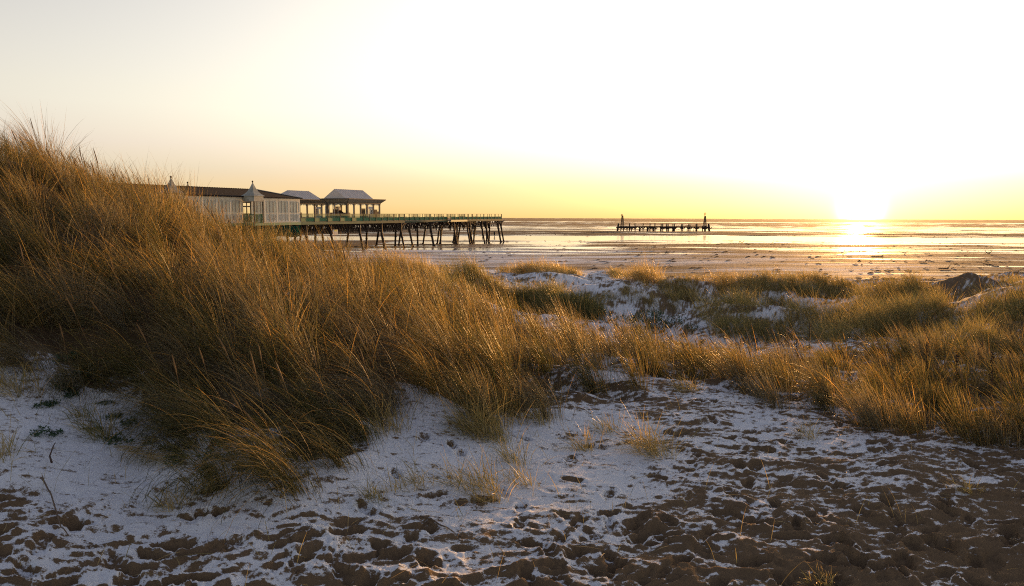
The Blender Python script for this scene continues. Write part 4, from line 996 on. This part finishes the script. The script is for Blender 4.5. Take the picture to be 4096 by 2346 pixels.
# separate clumps on the foredune and in the hollow: (px, py of the foot, radius m, blade length m, tufts, dryness, label)
CL = [(1560, 1092, 1.3, .75, 26, .75, 'low bent clump nearest the pier feet'), (1660, 1088, 1.6, .8, 40, .75, 'wide pale clump below the outer pier piles'),
 (1880, 1130, 1.5, .95, 60, .35, 'green rounded clump standing above the hollow on the left'), (1960, 1165, 1.5, .7, 46, .3, 'darker clump just right of the green rounded one'), (1800, 1150, 1.2, .6, 24, .3, 'low dark clump between the ridge and the green rounded one'),
 (2060, 1092, 1.2, .5, 20, .6, 'thin clump at the left end of the snowy foredune crest'), (2170, 1088, 1.6, .75, 40, .8, 'wispy straw clump on the snowy crest'), (2260, 1090, 1.2, .45, 22, .6, 'low clump right of the wispy straw one on the crest'),
 (2470, 1105, 1.3, .5, 26, .65, 'flat golden clump on the middle of the crest'), (2545, 1118, 1.2, .55, 26, .6, 'golden edged clump hanging over the middle of the crest'), (2600, 1125, .6, 1.0, 18, .9, 'tall reddish upright clump on the crest'),
 (2700, 1130, 1.6, .35, 22, .6, 'low strip of turf right of the reddish clump'), (2780, 1136, 1.4, .35, 20, .6, 'low strip of turf halfway to the glowing clumps'), (2893, 1150, .9, .75, 26, .7, 'small clump with glowing tips above the beach'), (2975, 1160, 1.0, .8, 30, .7, 'small glowing clump left of the flat sandy crest'),
 (3060, 1150, 1.4, .7, 36, .5, 'dark clump beside the glowing ones'), (3150, 1165, 1.7, .8, 44, .5, 'wide olive clump on the crest under the low sun'), (3250, 1170, 1.6, .8, 44, .55, 'olive clump in the middle of the sunlit crest'), (3340, 1175, 1.5, .7, 36, .5, 'olive clump left of the sun streak'), (3410, 1165, 1.2, .5, 22, .5, 'low clump at the right of the olive row'),
 (3560, 1185, 1.5, .9, 52, .45, 'big dark clump right of the sun streak'), (3650, 1200, 1.5, .75, 44, .45, 'dark trailing clump beside the big one'), (3960, 1150, 1.5, .4, 22, .6, 'thin turf on the brown sand hump'),
 (2080, 1225, 1.3, .85, 56, .22, 'dark green clump at the left of the hollow'), (2170, 1240, 1.3, .95, 64, .2, 'dark green clump second from the left in the hollow'), (2270, 1262, 1.4, 1.0, 70, .2, 'tallest dark green clump in the hollow'), (2345, 1262, 1.0, .9, 44, .2, 'dark green clump at the right end of the dark row in the hollow'), (2200, 1195, 1.2, .7, 30, .25, 'dark clump behind the dark row in the hollow'),
 (2440, 1198, .35, .35, 16, .4, 'tiny lone tuft in the middle of the snowy hollow'), (2610, 1180, 1.3, .5, 26, .45, 'clump on the shoulder of the right-hand dune'), (2690, 1172, 1.3, .55, 28, .5, 'clump with glowing tips on the shoulder of the right-hand dune'), (2790, 1215, 1.4, .6, 28, .55, 'brown clump hanging down the bank'), (2900, 1240, 1.5, .7, 34, .4, 'brown clump low on the bank'), (2980, 1215, 1.3, .7, 30, .45, 'dark clump high on the bank'),
 (2950, 1330, 1.3, .8, 36, .3, 'green clump at the foot of the bank'), (3060, 1345, 1.3, .7, 34, .45, 'clump in the dip before the golden band'), (3180, 1340, 1.4, .7, 34, .5, 'soft brown clump left of the big mound'), (3300, 1290, 1.6, .9, 52, .5, 'left half of the big grassy mound'), (3400, 1350, 1.6, .9, 56, .5, 'front of the big grassy mound'), (3480, 1290, 1.6, .9, 52, .45, 'middle of the big grassy mound'), (3600, 1285, 1.6, .9, 52, .45, 'right half of the big grassy mound'), (3690, 1300, 1.2, .8, 34, .45, 'right shoulder of the big grassy mound'),
 (3760, 1410, 1.5, .6, 36, .45, 'low mound of grass right of the snowy path'), (3880, 1440, 1.5, .7, 40, .45, 'grass mound near the right edge beyond the path'), (3980, 1390, 1.4, .6, 32, .45, 'grass mound behind the one near the right edge'), (4050, 1260, 1.7, .8, 50, .35, 'dark grass bank at the right edge'), (4120, 1220, 1.7, .9, 50, .35, 'dark grass bank running out of the picture'), (3950, 1300, 1.4, .6, 30, .4, 'thin grass on the slope near the right edge'), (3800, 1330, 1.0, .5, 20, .45, 'thin clump above the snowy path'),
 (3120, 1230, .8, .6, 16, .5, 'thin clump on the snow under the olive row'), (3700, 1235, .9, .6, 20, .5, 'small clump on the snow beside the dark trailing one')]
for (px, py, rad, Lm, n, dry, lab) in CL:
    h = hit(px, py, 17); e = empty('marram_clump', (h.x, h.y, h.z))
    tag(e, 'grass clump: ' + lab if False else lab, 'grass clump', 'marram clumps on the foredune and in the hollow')
    rad = rad * .62; n = int(n * (.62 if 2400 < px < 3250 or px > 3700 else .8)); a = rng.uniform(0, 2 * np.pi, n); r = rad * np.sqrt(rng.uniform(0, 1, n)); cx = h.x + r * np.cos(a) * 1.3; cy = h.y + r * np.sin(a) * .9
    B = Blades(); tuft_batch(B, cx, cy, 50, Lm * (.75 + .3 * (1 - r / rad)), .95, .28, .8, .0030, dry, np.full(n, math.pi + .2), .13, 4, local=(h.x, h.y, h.z), wstr=.8)
    B.build('blades', M['grass'], e)

# small tufts on the near sand
TF = [(1930, 1745, .30, .55, 16, .5, 'broad tuft at the foot of the dune, right of the grass tongue'), (1990, 1760, .16, .4, 7, .5, 'small tuft just right of the broad one'), (1900, 1945, .22, .32, 7, .7, 'flattened tuft in the middle of the snowy sand'), (1960, 1985, .18, .28, 5, .7, 'thin flattened tuft lying below the other'), (2085, 1935, .15, .25, 4, .8, 'little brown tuft lying on the snow'),
 (2580, 1800, .22, .45, 8, .6, 'lone tuft by the bare path on the snow'), (2640, 1830, .12, .35, 3, .6, 'wisp beside the lone tuft'), (1620, 1940, .18, .25, 4, .7, 'brown wisp right of the hanging clump'), (1460, 2000, .12, .22, 3, .4, 'green wisp in the snow at the foot of the hanging clump'), (2060, 1850, .14, .35, 4, .6, 'upright wisp of stalks on the snow'),
 (2350, 1800, .10, .3, 2, .6, 'single sprig near the lone tuft'), (2130, 1700, .2, .3, 6, .6, 'tuft under the edge of the golden band'), (2430, 1720, .12, .25, 3, .5, 'sprig where the bare path starts'), (450, 1760, .14, .38, 5, .3, 'dark green tuft among the leafy plants'), (340, 1700, .16, .26, 4, .3, 'flat green tuft on the left snow'), (870, 1960, .15, .28, 4, .3, 'low green tuft at the foot of the grass tongue'), (1540, 1720, .2, .4, 7, .6, 'tuft in the snowy gap of the dune'), (700, 2010, .12, .2, 3, .7, 'withered tuft on the lower left snow'),
 (2750, 1560, .2, .3, 6, .5, 'tuft on the bare path under the band'), (3230, 1750, .12, .3, 3, .6, 'sprig on the snow before the golden band'), (60, 1560, .25, .4, 8, .6, 'tuft at the left edge of the snow'), (10, 1830, .12, .3, 3, .7, 'withered sprig at the left edge'), (3900, 1980, .1, .2, 2, .8, 'orange sprig on the brown sand'), (3300, 2330, .05, .12, 1, .8, 'pale straw lying at the bottom of the sand')]
for (px, py, rad, Lm, n, dry, lab) in TF:
    h = hit(px, py, 3); e = empty('grass_tuft', (h.x, h.y, h.z)); tag(e, lab, 'grass tuft', 'small tufts on the near sand')
    a = rng.uniform(0, 2 * np.pi, n); n = max(n, 4); a = rng.uniform(0, 2 * np.pi, n); r = min(rad, .05 * n ** .8) * np.sqrt(rng.uniform(0, 1, n))
    B = Blades(); tuft_batch(B, h.x + r * np.cos(a), h.y + r * np.sin(a), 26, Lm, 1.1, .5, .8, .005, dry, None, .05, 5, local=(h.x, h.y, h.z))
    B.build('blades', M['grass'], e)
# loose straw, thin and scattered
def litter():
    B = Blades(); N = 2600
    px = rng.uniform(-100, 4200, N); Yv = rng.uniform(4.6, 11.5, N); X = (px - CX) / F * Yv
    wgt = np.where(px < 2500, 1.0, .25) * ss(6.0, 9.0, Yv + 1.5) ; s = rng.uniform(0, 1, N) < wgt; X, Yv = X[s], Yv[s]; N = len(X)
    z = ground(X, Yv) + .045
    phi = rng.uniform(0, 2 * np.pi, N)
    tone = np.stack([rng.uniform(.2, 1, N), np.zeros(N)], -1)
    up = rng.uniform(0, 1, N) < .3
    B.add(np.stack([X, Yv, z - up * .05], -1), phi, rng.uniform(.08, .34, N), np.where(up, .3, 1.25) + rng.normal(0, .12, N), rng.uniform(.1, .5, N), rng.uniform(.003, .006, N), tone, 4)
    o = B.build('loose_straw', M['grass']); tag(o, 'loose grass stalks scattered over the near snow and sand', 'straw', None, 'stuff')
litter()
# a bundle of fallen reeds
def bundle():
    a, b = hit(431, 1803, 3), hit(725, 1875, 3); e = empty('fallen_reeds', a); tag(e, 'bundle of pale fallen stalks lying on the snow in front of the leafy plants', 'reed bundle')
    B = Blades(); N = 110; f = rng.uniform(0, .6, N); P = np.stack([(b.x - a.x) * f + rng.normal(0, .03, N), (b.y - a.y) * f + rng.normal(0, .035, N), np.zeros(N) + rng.uniform(.03, .09, N)], -1)
    gx = ground(a.x + P[:, 0], a.y + P[:, 1]) - a.z; P[:, 2] += gx
    ang = math.atan2(b.y - a.y, b.x - a.x)
    B.add(P, rng.normal(ang, .16, N), rng.uniform(.3, .6, N), rng.uniform(1.4, 1.55, N), rng.uniform(0, .18, N), rng.uniform(.004, .007, N), np.stack([rng.uniform(.7, 1, N), rng.uniform(0, .5, N)], -1), 4)
    B.build('stalks', M['grass'], e)
bundle()
# leafy plants on the left snow
PL = [(266, 1444, 1.6), (316, 1515, 1.8), (340, 1480, 1.2), (230, 1544, 1.3), (266, 1566, 1.3), (190, 1627, 1.1), (162, 1738, 1.1), (223, 1742, .8), (373, 1724, .7), (467, 1774, 1.4), (513, 1702, 1.1), (460, 1673, .9), (596, 1774, .9), (704, 1846, 1.3), (675, 1803, 1.0), (869, 1839, 1.3), (962, 1882, .8), (420, 1620, .7), (820, 1880, .8), (285, 1590, .9)]
PLAB = ['highest leafy plant under the dune grass', 'largest leafy plant beneath the dune grass', 'leafy plant tucked against the large one', 'left plant of the pair below the highest one', 'right plant of the pair below the highest one', 'leafy plant alone left of the pair', 'round plant on the left snow', 'smaller plant just right of the round one', 'flat green plant amid dead stalks', 'plant beside the dark green tuft', 'plant above and right of the dark green tuft', 'small plant above the dark green tuft', 'small plant between tuft and grass tongue', 'plant at the right end of the fallen stalks', 'plant just above the right end of the fallen stalks', 'long plant under the grass tongue', 'small plant at the tip of the grass tongue', 'tiny plant high on the left snow', 'tiny plant left of the long one', 'tiny plant below the pair']
tm = []
for k in range(3):
    B = Blades(); N = 150 + 40 * k
    r = .10 * np.sqrt(rng.uniform(0, 1, N)); a = rng.uniform(0, 2 * np.pi, N); st = .5 + .5 * np.sin(a * 2 + k)
    B.add(np.stack([r * np.cos(a) * (1 + .5 * st), r * np.sin(a) * .8, rng.uniform(0, .045, N)], -1), rng.uniform(0, 6.28, N), rng.uniform(.012, .032, N), rng.uniform(.5, 1.4, N), rng.uniform(.1, .8, N), rng.uniform(.012, .022, N), np.stack([rng.uniform(0, 1, N), rng.uniform(0, .3, N)], -1), 3)
    o = B.build('leaves', M['leaf']); tm.append(o.data); bpy.data.objects.remove(o)
for k, ((px, py, s), lab) in enumerate(zip(PL, PLAB)):
    h = hit(px, py, 3); e = empty('leafy_plant', h, random.uniform(0, 6)); tag(e, lab, 'plant', 'dark leafy plants on the left snow')
    o = bpy.data.objects.new('leaves', tm[k % 3]); COL.objects.link(o); o.parent = e; o.scale = (s, s, s)
# twigs and driftwood
def stick(name, pts, r0, r1, lab, mat='twig', cat='stick', grp=None, branches=(), lift=.02):
    P = [hit(*p, 3) if len(p) == 2 else p for p in pts]; o_ = P[0].copy(); Q = []
    for i in range(len(P) - 1):
        for f in (0, .34, .67):
            q = P[i].lerp(P[i + 1], f); q.z = gz(q.x, q.y) + lift + random.uniform(0, .02); Q.append(q - o_)
    Q.append(P[-1] - o_ + Vector((0, 0, lift)))
    m = MB(); m.sm = True; n = len(Q); m.tube(Q, [r0 + (r1 - r0) * i / (n - 1) for i in range(n)], 7)
    for (i, d) in branches: m.tube([Q[i], Q[i] + Vector(d) * .5, Q[i] + Vector(d)], [r0 * .6, r0 * .5, r0 * .2], 6)
    o = m.build(name, M[mat]); o.location = o_; tag(o, lab, cat, grp); return o
stick('branch', [(165, 1925), (205, 1990), (244, 2126), (273, 2155)], .007, .004, 'curved bare branch lying on the left snow', branches=((1, (-.05, .05, .06)),))
stick('branch', [(208, 1875), (200, 1850), (222, 1790)], .010, .004, 'short brown branch leaning on the left snow', 'weed', lift=.04)
stick('driftwood', [(770, 2255), (800, 2235), (806, 2215)], .016, .008, 'short bleached stick poking from the churned sand', branches=((2, (.03, 0, .06)),))
stick('branch', [(1680, 2080), (1760, 2110), (1850, 2160)], .007, .004, 'thin straight stick on the snow in the lower middle')
stick('branch', [(1160, 2330), (1190, 2300), (1230, 2320)], .008, .004, 'forked twig at the bottom edge', branches=((2, (.06, .05, .03)),))
stick('branch', [(3310, 2345), (3350, 2318), (3365, 2310)], .006, .003, 'pale forked straw twig at the bottom right', branches=((3, (.05, .02, .06)),))
# dried dark weed stalks in the golden band
for (px, py, H, lab) in ((3150, 1450, .75, 'dark dock stalk in the golden band, left of the pair'), (3235, 1440, .8, 'dark dock stalk in the golden band, right of the pair'), (3185, 1480, .6, 'short dark dock stalk below the pair'), (3700, 1570, .85, 'dark dock stalk left of the right-hand group'), (3820, 1600, .7, 'dark dock stalk in the middle of the right-hand group'), (3960, 1620, .75, 'dark dock stalk nearest the right edge'), (2800, 1440, .55, 'small dark dock stalk at the left end of the golden band'), (2415, 1400, .6, 'small dark dock stalk behind the golden grass near the hollow')):
    h = hit(px, py, 9); m = MB(); m.tube([(0, 0, 0), (.01, 0, H * .5), (-.02, 0, H)], [.006, .005, .003], 5)
    for i in range(60):
        z = H * random.uniform(.35, 1); a = random.uniform(0, 6.28); d = random.uniform(.01, .045) * (1.2 - z / H * .7); p = Vector((d * math.cos(a), d * math.sin(a), z)); s = random.uniform(.005, .010)
        m.add([p + Vector((s, 0, -s)), p + Vector((-s, s, 0)), p + Vector((0, -s, s)), p + Vector((0, 0, s * 1.5))], [(0, 1, 2), (0, 1, 3), (1, 2, 3), (2, 0, 3)])
    o = m.build('dock_stalk', M['weed']); o.location = h; tag(o, lab, 'weed stalk', 'dried dock stalks in the golden band')
# dark green shrub in the hollow
def shrub(px, py, lab):
    h = hit(px, py, 15); e = empty('shrub', h); tag(e, lab, 'shrub')
    m = MB()
    for i in range(9): a = i * .7; m.tube([(0, 0, 0), (.3 * math.cos(a), .3 * math.sin(a), .25), (.75 * math.cos(a), .6 * math.sin(a), .5)], [.015, .01, .004], 5)
    m.build('stem', M['twig'], e)
    N = 1500; c = rng.normal(0, 1, (18, 3)) * np.array([.65, .45, .14]) + np.array([0, 0, .38]); k = rng.integers(0, 18, N)
    P = c[k] + rng.normal(0, 1, (N, 3)) * np.array([.14, .14, .09]); P[:, 2] = np.abs(P[:, 2])
    B = Blades(); B.add(P, rng.uniform(0, 6.28, N), rng.uniform(.05, .11, N), rng.uniform(.2, 1.4, N), rng.uniform(0, .5, N), rng.uniform(.02, .035, N), np.stack([rng.uniform(0, 1, N), rng.uniform(0, .2, N)], -1), 3)
    B.build('foliage', M['leaf'], e)
shrub(2610, 1320, 'dark green low shrub on the snow at the bottom of the hollow')
# wood and weed washed up on the flat
DW = [(2968, 973, 3.0, 'tangled', 'tangled dark branch on the wet sand left of the sun path'), (3525, 936, 3.2, 'long', 'branch lying far out just right of the sun path'), (3780, 959, 3.5, 'long', 'long thin branch on the shining sand far right'), (3242, 1029, 1.2, 'lump', 'small dark lump of weed left of the sun glare, the nearer of two'), (3250, 1036, 1.2, 'lump', 'low dark lump beside the small one left of the sun glare'), (3510, 1030, 3.4, 'log', 'dark log lying across the sun glare'), (3704, 1016, 2.2, 'lump', 'humped dark weed heap right of the sun glare'), (3955, 1018, 2.0, 'tangled', 'forked branch sticking up near the right edge'), (3775, 1078, 2.2, 'log', 'dark log on the golden sand at right'), (3982, 1067, 1.6, 'lump', 'weed heap near the right edge'), (2230, 984, 1.8, 'lump', 'dark curved wood alone on the pale bank'), (2610, 1006, 3.0, 'lump', 'dark weed heap on the middle of the beach'), (2670, 1008, 2.4, 'lump', 'dark weed heap just right of the middle one'), (2740, 1012, 1.8, 'lump', 'flat weed heap farther right of the middle one'), (2050, 1002, 1.6, 'lump', 'small dark heap below the pier end'), (3912, 1050, 1.2, 'lump', 'small dark heap above the golden log'), (3690, 1052, 1.8, 'log', 'thin dark log right of the glare')]
for (px, py, W_, kind, lab) in DW:
    h = hit(px, py, 50); m = MB(); m.sm = False; W_ *= .45
    if kind == 'lump':
        n = 9; 
        for i in range(7):
            x = random.uniform(-.4, .4) * W_; r = random.uniform(.03, .08); m.lathe([(r * 2.2, 0), (r * 1.8, r * .5), (r * .9, r * 1.0), (r * .1, r * 1.15)], 7, (x, random.uniform(-.3, .3), 0), random.random())
    else:
        q = [Vector((W_ * (f - .5), .15 * math.sin(f * 7), .10 + (.12 * math.sin(f * 9) if kind != 'log' else 0) + (.25 * f if kind == 'tangled' else 0))) for f in (0, .2, .4, .6, .8, 1)]
        m.tube(q, [.03, .06, .065, .055, .04, .02] if kind != 'log' else [.05] * 5 + [.04], 7)
        if kind != 'log' or True:
            for i in ((1, 3, 4) if kind == 'tangled' else (4,)):
                m.tube([q[i], q[i] + Vector((random.uniform(-.3, .5), .1, random.uniform(.2, .5)))], [.05, .015], 5)
    nm = {'lump': 'weed_heap', 'log': 'log', 'long': 'branch', 'tangled': 'branch'}[kind]
    o = m.build(nm, M['drift']); o.location = h + Vector((0, 0, -.02)); tag(o, lab, {'lump': 'weed heap', 'log': 'log'}.get(kind, 'branch'), 'wood and weed washed up on the flat')
def debris():
    m = MB(); N = 1500
    for i in range(N):
        Y = math.exp(random.uniform(math.log(62), math.log(260))); x = random.uniform(-.2, .7) * Y
        if fbm(np.array([x / 20]), np.array([Y / 5]), 2, 500)[0] < .0 + random.uniform(-.1, .25): continue
        z = gz(x, Y); L_ = random.uniform(.15, .6) * (1 + Y / 300); r = random.uniform(.015, .06); a = random.gauss(0, .35)
        p = Vector((x, Y, z + r * .5)); d = Vector((math.cos(a), math.sin(a), random.uniform(-.02, .08))) * L_ / 2
        m.tube([p - d, p + Vector((0, 0, r)), p + d], [r * .4, r, r * .3], 5)
    o = m.build('beach_debris', M['drift']); tag(o, 'small dark scraps of weed and wood strewn over the beach', 'debris', None, 'stuff')
debris()

# ------------------------------------------------------------------ sky and sun
SUN_AZ = math.atan2(3435 - CX, F)              # right of +Y
SUN_EL = R(2.3)
w = bpy.data.worlds.new("World"); SC.world = w; w.use_nodes = True
nt = w.node_tree
for n in list(nt.nodes): nt.nodes.remove(n)
wo = nt.nodes.new('ShaderNodeOutputWorld'); bg = nt.nodes.new('ShaderNodeBackground'); nt.links.new(bg.outputs[0], wo.inputs[0])
sky = nt.nodes.new('ShaderNodeTexSky'); sky.sky_type = 'NISHITA'; sky.sun_disc = False
sky.sun_elevation = R(3.5); sky.sun_rotation = SUN_AZ; sky.altitude = 0; sky.air_density = 1.0; sky.dust_density = 1.2; sky.ozone_density = 1.2
bg.inputs[1].default_value = .15
# the brightening of the air around the sun
tc = nt.nodes.new('ShaderNodeTexCoord')
sd = (math.sin(SUN_AZ) * math.cos(R(.6)), math.cos(SUN_AZ) * math.cos(R(.6)), math.sin(R(.6)))
dot = nt.nodes.new('ShaderNodeVectorMath'); dot.operation = 'DOT_PRODUCT'; dot.inputs[1].default_value = sd; nt.links.new(tc.outputs['Generated'], dot.inputs[0])
def wm(op, a, b):
    n = nt.nodes.new('ShaderNodeMath'); n.operation = op
    for i, v in enumerate((a, b)):
        if isinstance(v, (int, float)): n.inputs[i].default_value = v
        else: nt.links.new(v, n.inputs[i])
    return n.outputs[0]
def lobe(power, gain, col, prev):
    d = wm('MAXIMUM', dot.outputs['Value'], 0.0); p = wm('MULTIPLY', wm('POWER', d, power), gain)
    v = nt.nodes.new('ShaderNodeVectorMath'); v.operation = 'SCALE'; v.inputs[0].default_value = col; nt.links.new(p, v.inputs['Scale'])
    a = nt.nodes.new('ShaderNodeVectorMath'); a.operation = 'ADD'; nt.links.new(prev, a.inputs[0]); nt.links.new(v.outputs[0], a.inputs[1]); return a.outputs[0]
def vm(op, a, b, k='Vector'):
    n = nt.nodes.new('ShaderNodeVectorMath'); n.operation = op
    for i, v in enumerate((a, b)):
        if isinstance(v, tuple): n.inputs[i].default_value = v
        else: nt.links.new(v, n.inputs[i])
    return n.outputs[0]
sep = nt.nodes.new('ShaderNodeSeparateXYZ'); nt.links.new(tc.outputs['Generated'], sep.inputs[0])
def ramp(stops, x, a, b):
    m = nt.nodes.new('ShaderNodeMapRange'); m.inputs[1].default_value = a; m.inputs[2].default_value = b; nt.links.new(x, m.inputs[0])
    r = nt.nodes.new('ShaderNodeValToRGB'); nt.links.new(m.outputs[0], r.inputs[0])
    while len(r.color_ramp.elements) < len(stops): r.color_ramp.elements.new(.5)
    for e, (p, c_) in zip(r.color_ramp.elements, stops): e.position = p; e.color = (*c_, 1)
    return r.outputs[0]
Z_ = sep.outputs['Z']
K3 = 1 / .3                                     # world strength .15 times exposure 2
c = vm('MULTIPLY', sky.outputs[0], ramp([(0, (.07, .10, .25)), (.2, (.24, .28, .5)), (.5, (.60, .66, .80)), (1, (1, 1, 1))], Z_, 0, .25))
# thin bright haze low in the sky
veil = ramp([(0, (.80, .56, .22)), (.06, (.78, .56, .28)), (.22, (.54, .44, .34)), (.32, (.50, .38, .34)), (.55, (.44, .31, .24)), (1, (.24, .11, .08))], Z_, 0, .26)
c = vm('ADD', c, vm('MULTIPLY', veil, (K3, K3, K3)))
zero = vm('MULTIPLY', veil, (0.0, 0.0, 0.0))
# broad glow round the sun, its light reddened and dimmed by the air just above the horizon
broad = vm('MULTIPLY', lobe(7, 2.6, (1, .96, .80), zero), ramp([(0, (.14, .06, .03)), (.25, (.28, .15, .10)), (.6, (1, .95, .75)), (1, (1, 1, 1))], Z_, 0, .16))
c = vm('ADD', c, broad)
c = lobe(9000, 60, (1, .72, .30), c); c = lobe(1500, 1.4, (1, .80, .34), c); c = lobe(250, 1.1, (1, .84, .46), c); c = lobe(60, .5, (1, .82, .40), c)
# towards the zenith the sky is dim and blue
c = vm('MULTIPLY', c, ramp([(0, (1, 1, 1)), (.27, (1, 1, 1)), (.5, (.54, .65, .76)), (1, (.34, .50, .66))], Z_, 0, 1))
nt.links.new(c, bg.inputs[0])
sl = bpy.data.lights.new('sun', 'SUN'); so = bpy.data.objects.new('sun', sl); COL.objects.link(so)
sl.energy = 5.0; sl.angle = R(.6); sl.color = (1.0, .50, .16)
dvec = Vector((math.sin(SUN_AZ) * math.cos(SUN_EL), math.cos(SUN_AZ) * math.cos(SUN_EL), math.sin(SUN_EL)))
so.rotation_euler = dvec.to_track_quat('Z', 'Y').to_euler()
SC.view_settings.view_transform = 'Standard'; SC.view_settings.look = 'None'; SC.view_settings.exposure = 1.0; SC.view_settings.gamma = 1
SC.render.engine = 'CYCLES'
SC.cycles.pixel_filter_type = 'BLACKMAN_HARRIS'; SC.cycles.filter_width = 1.1; SC.cycles.use_denoising = False; SC.cycles.sample_clamp_direct = 40; SC.cycles.sample_clamp_indirect = 2.5; SC.cycles.max_bounces = 8; SC.cycles.diffuse_bounces = 3; SC.cycles.glossy_bounces = 3; SC.cycles.transparent_max_bounces = 12
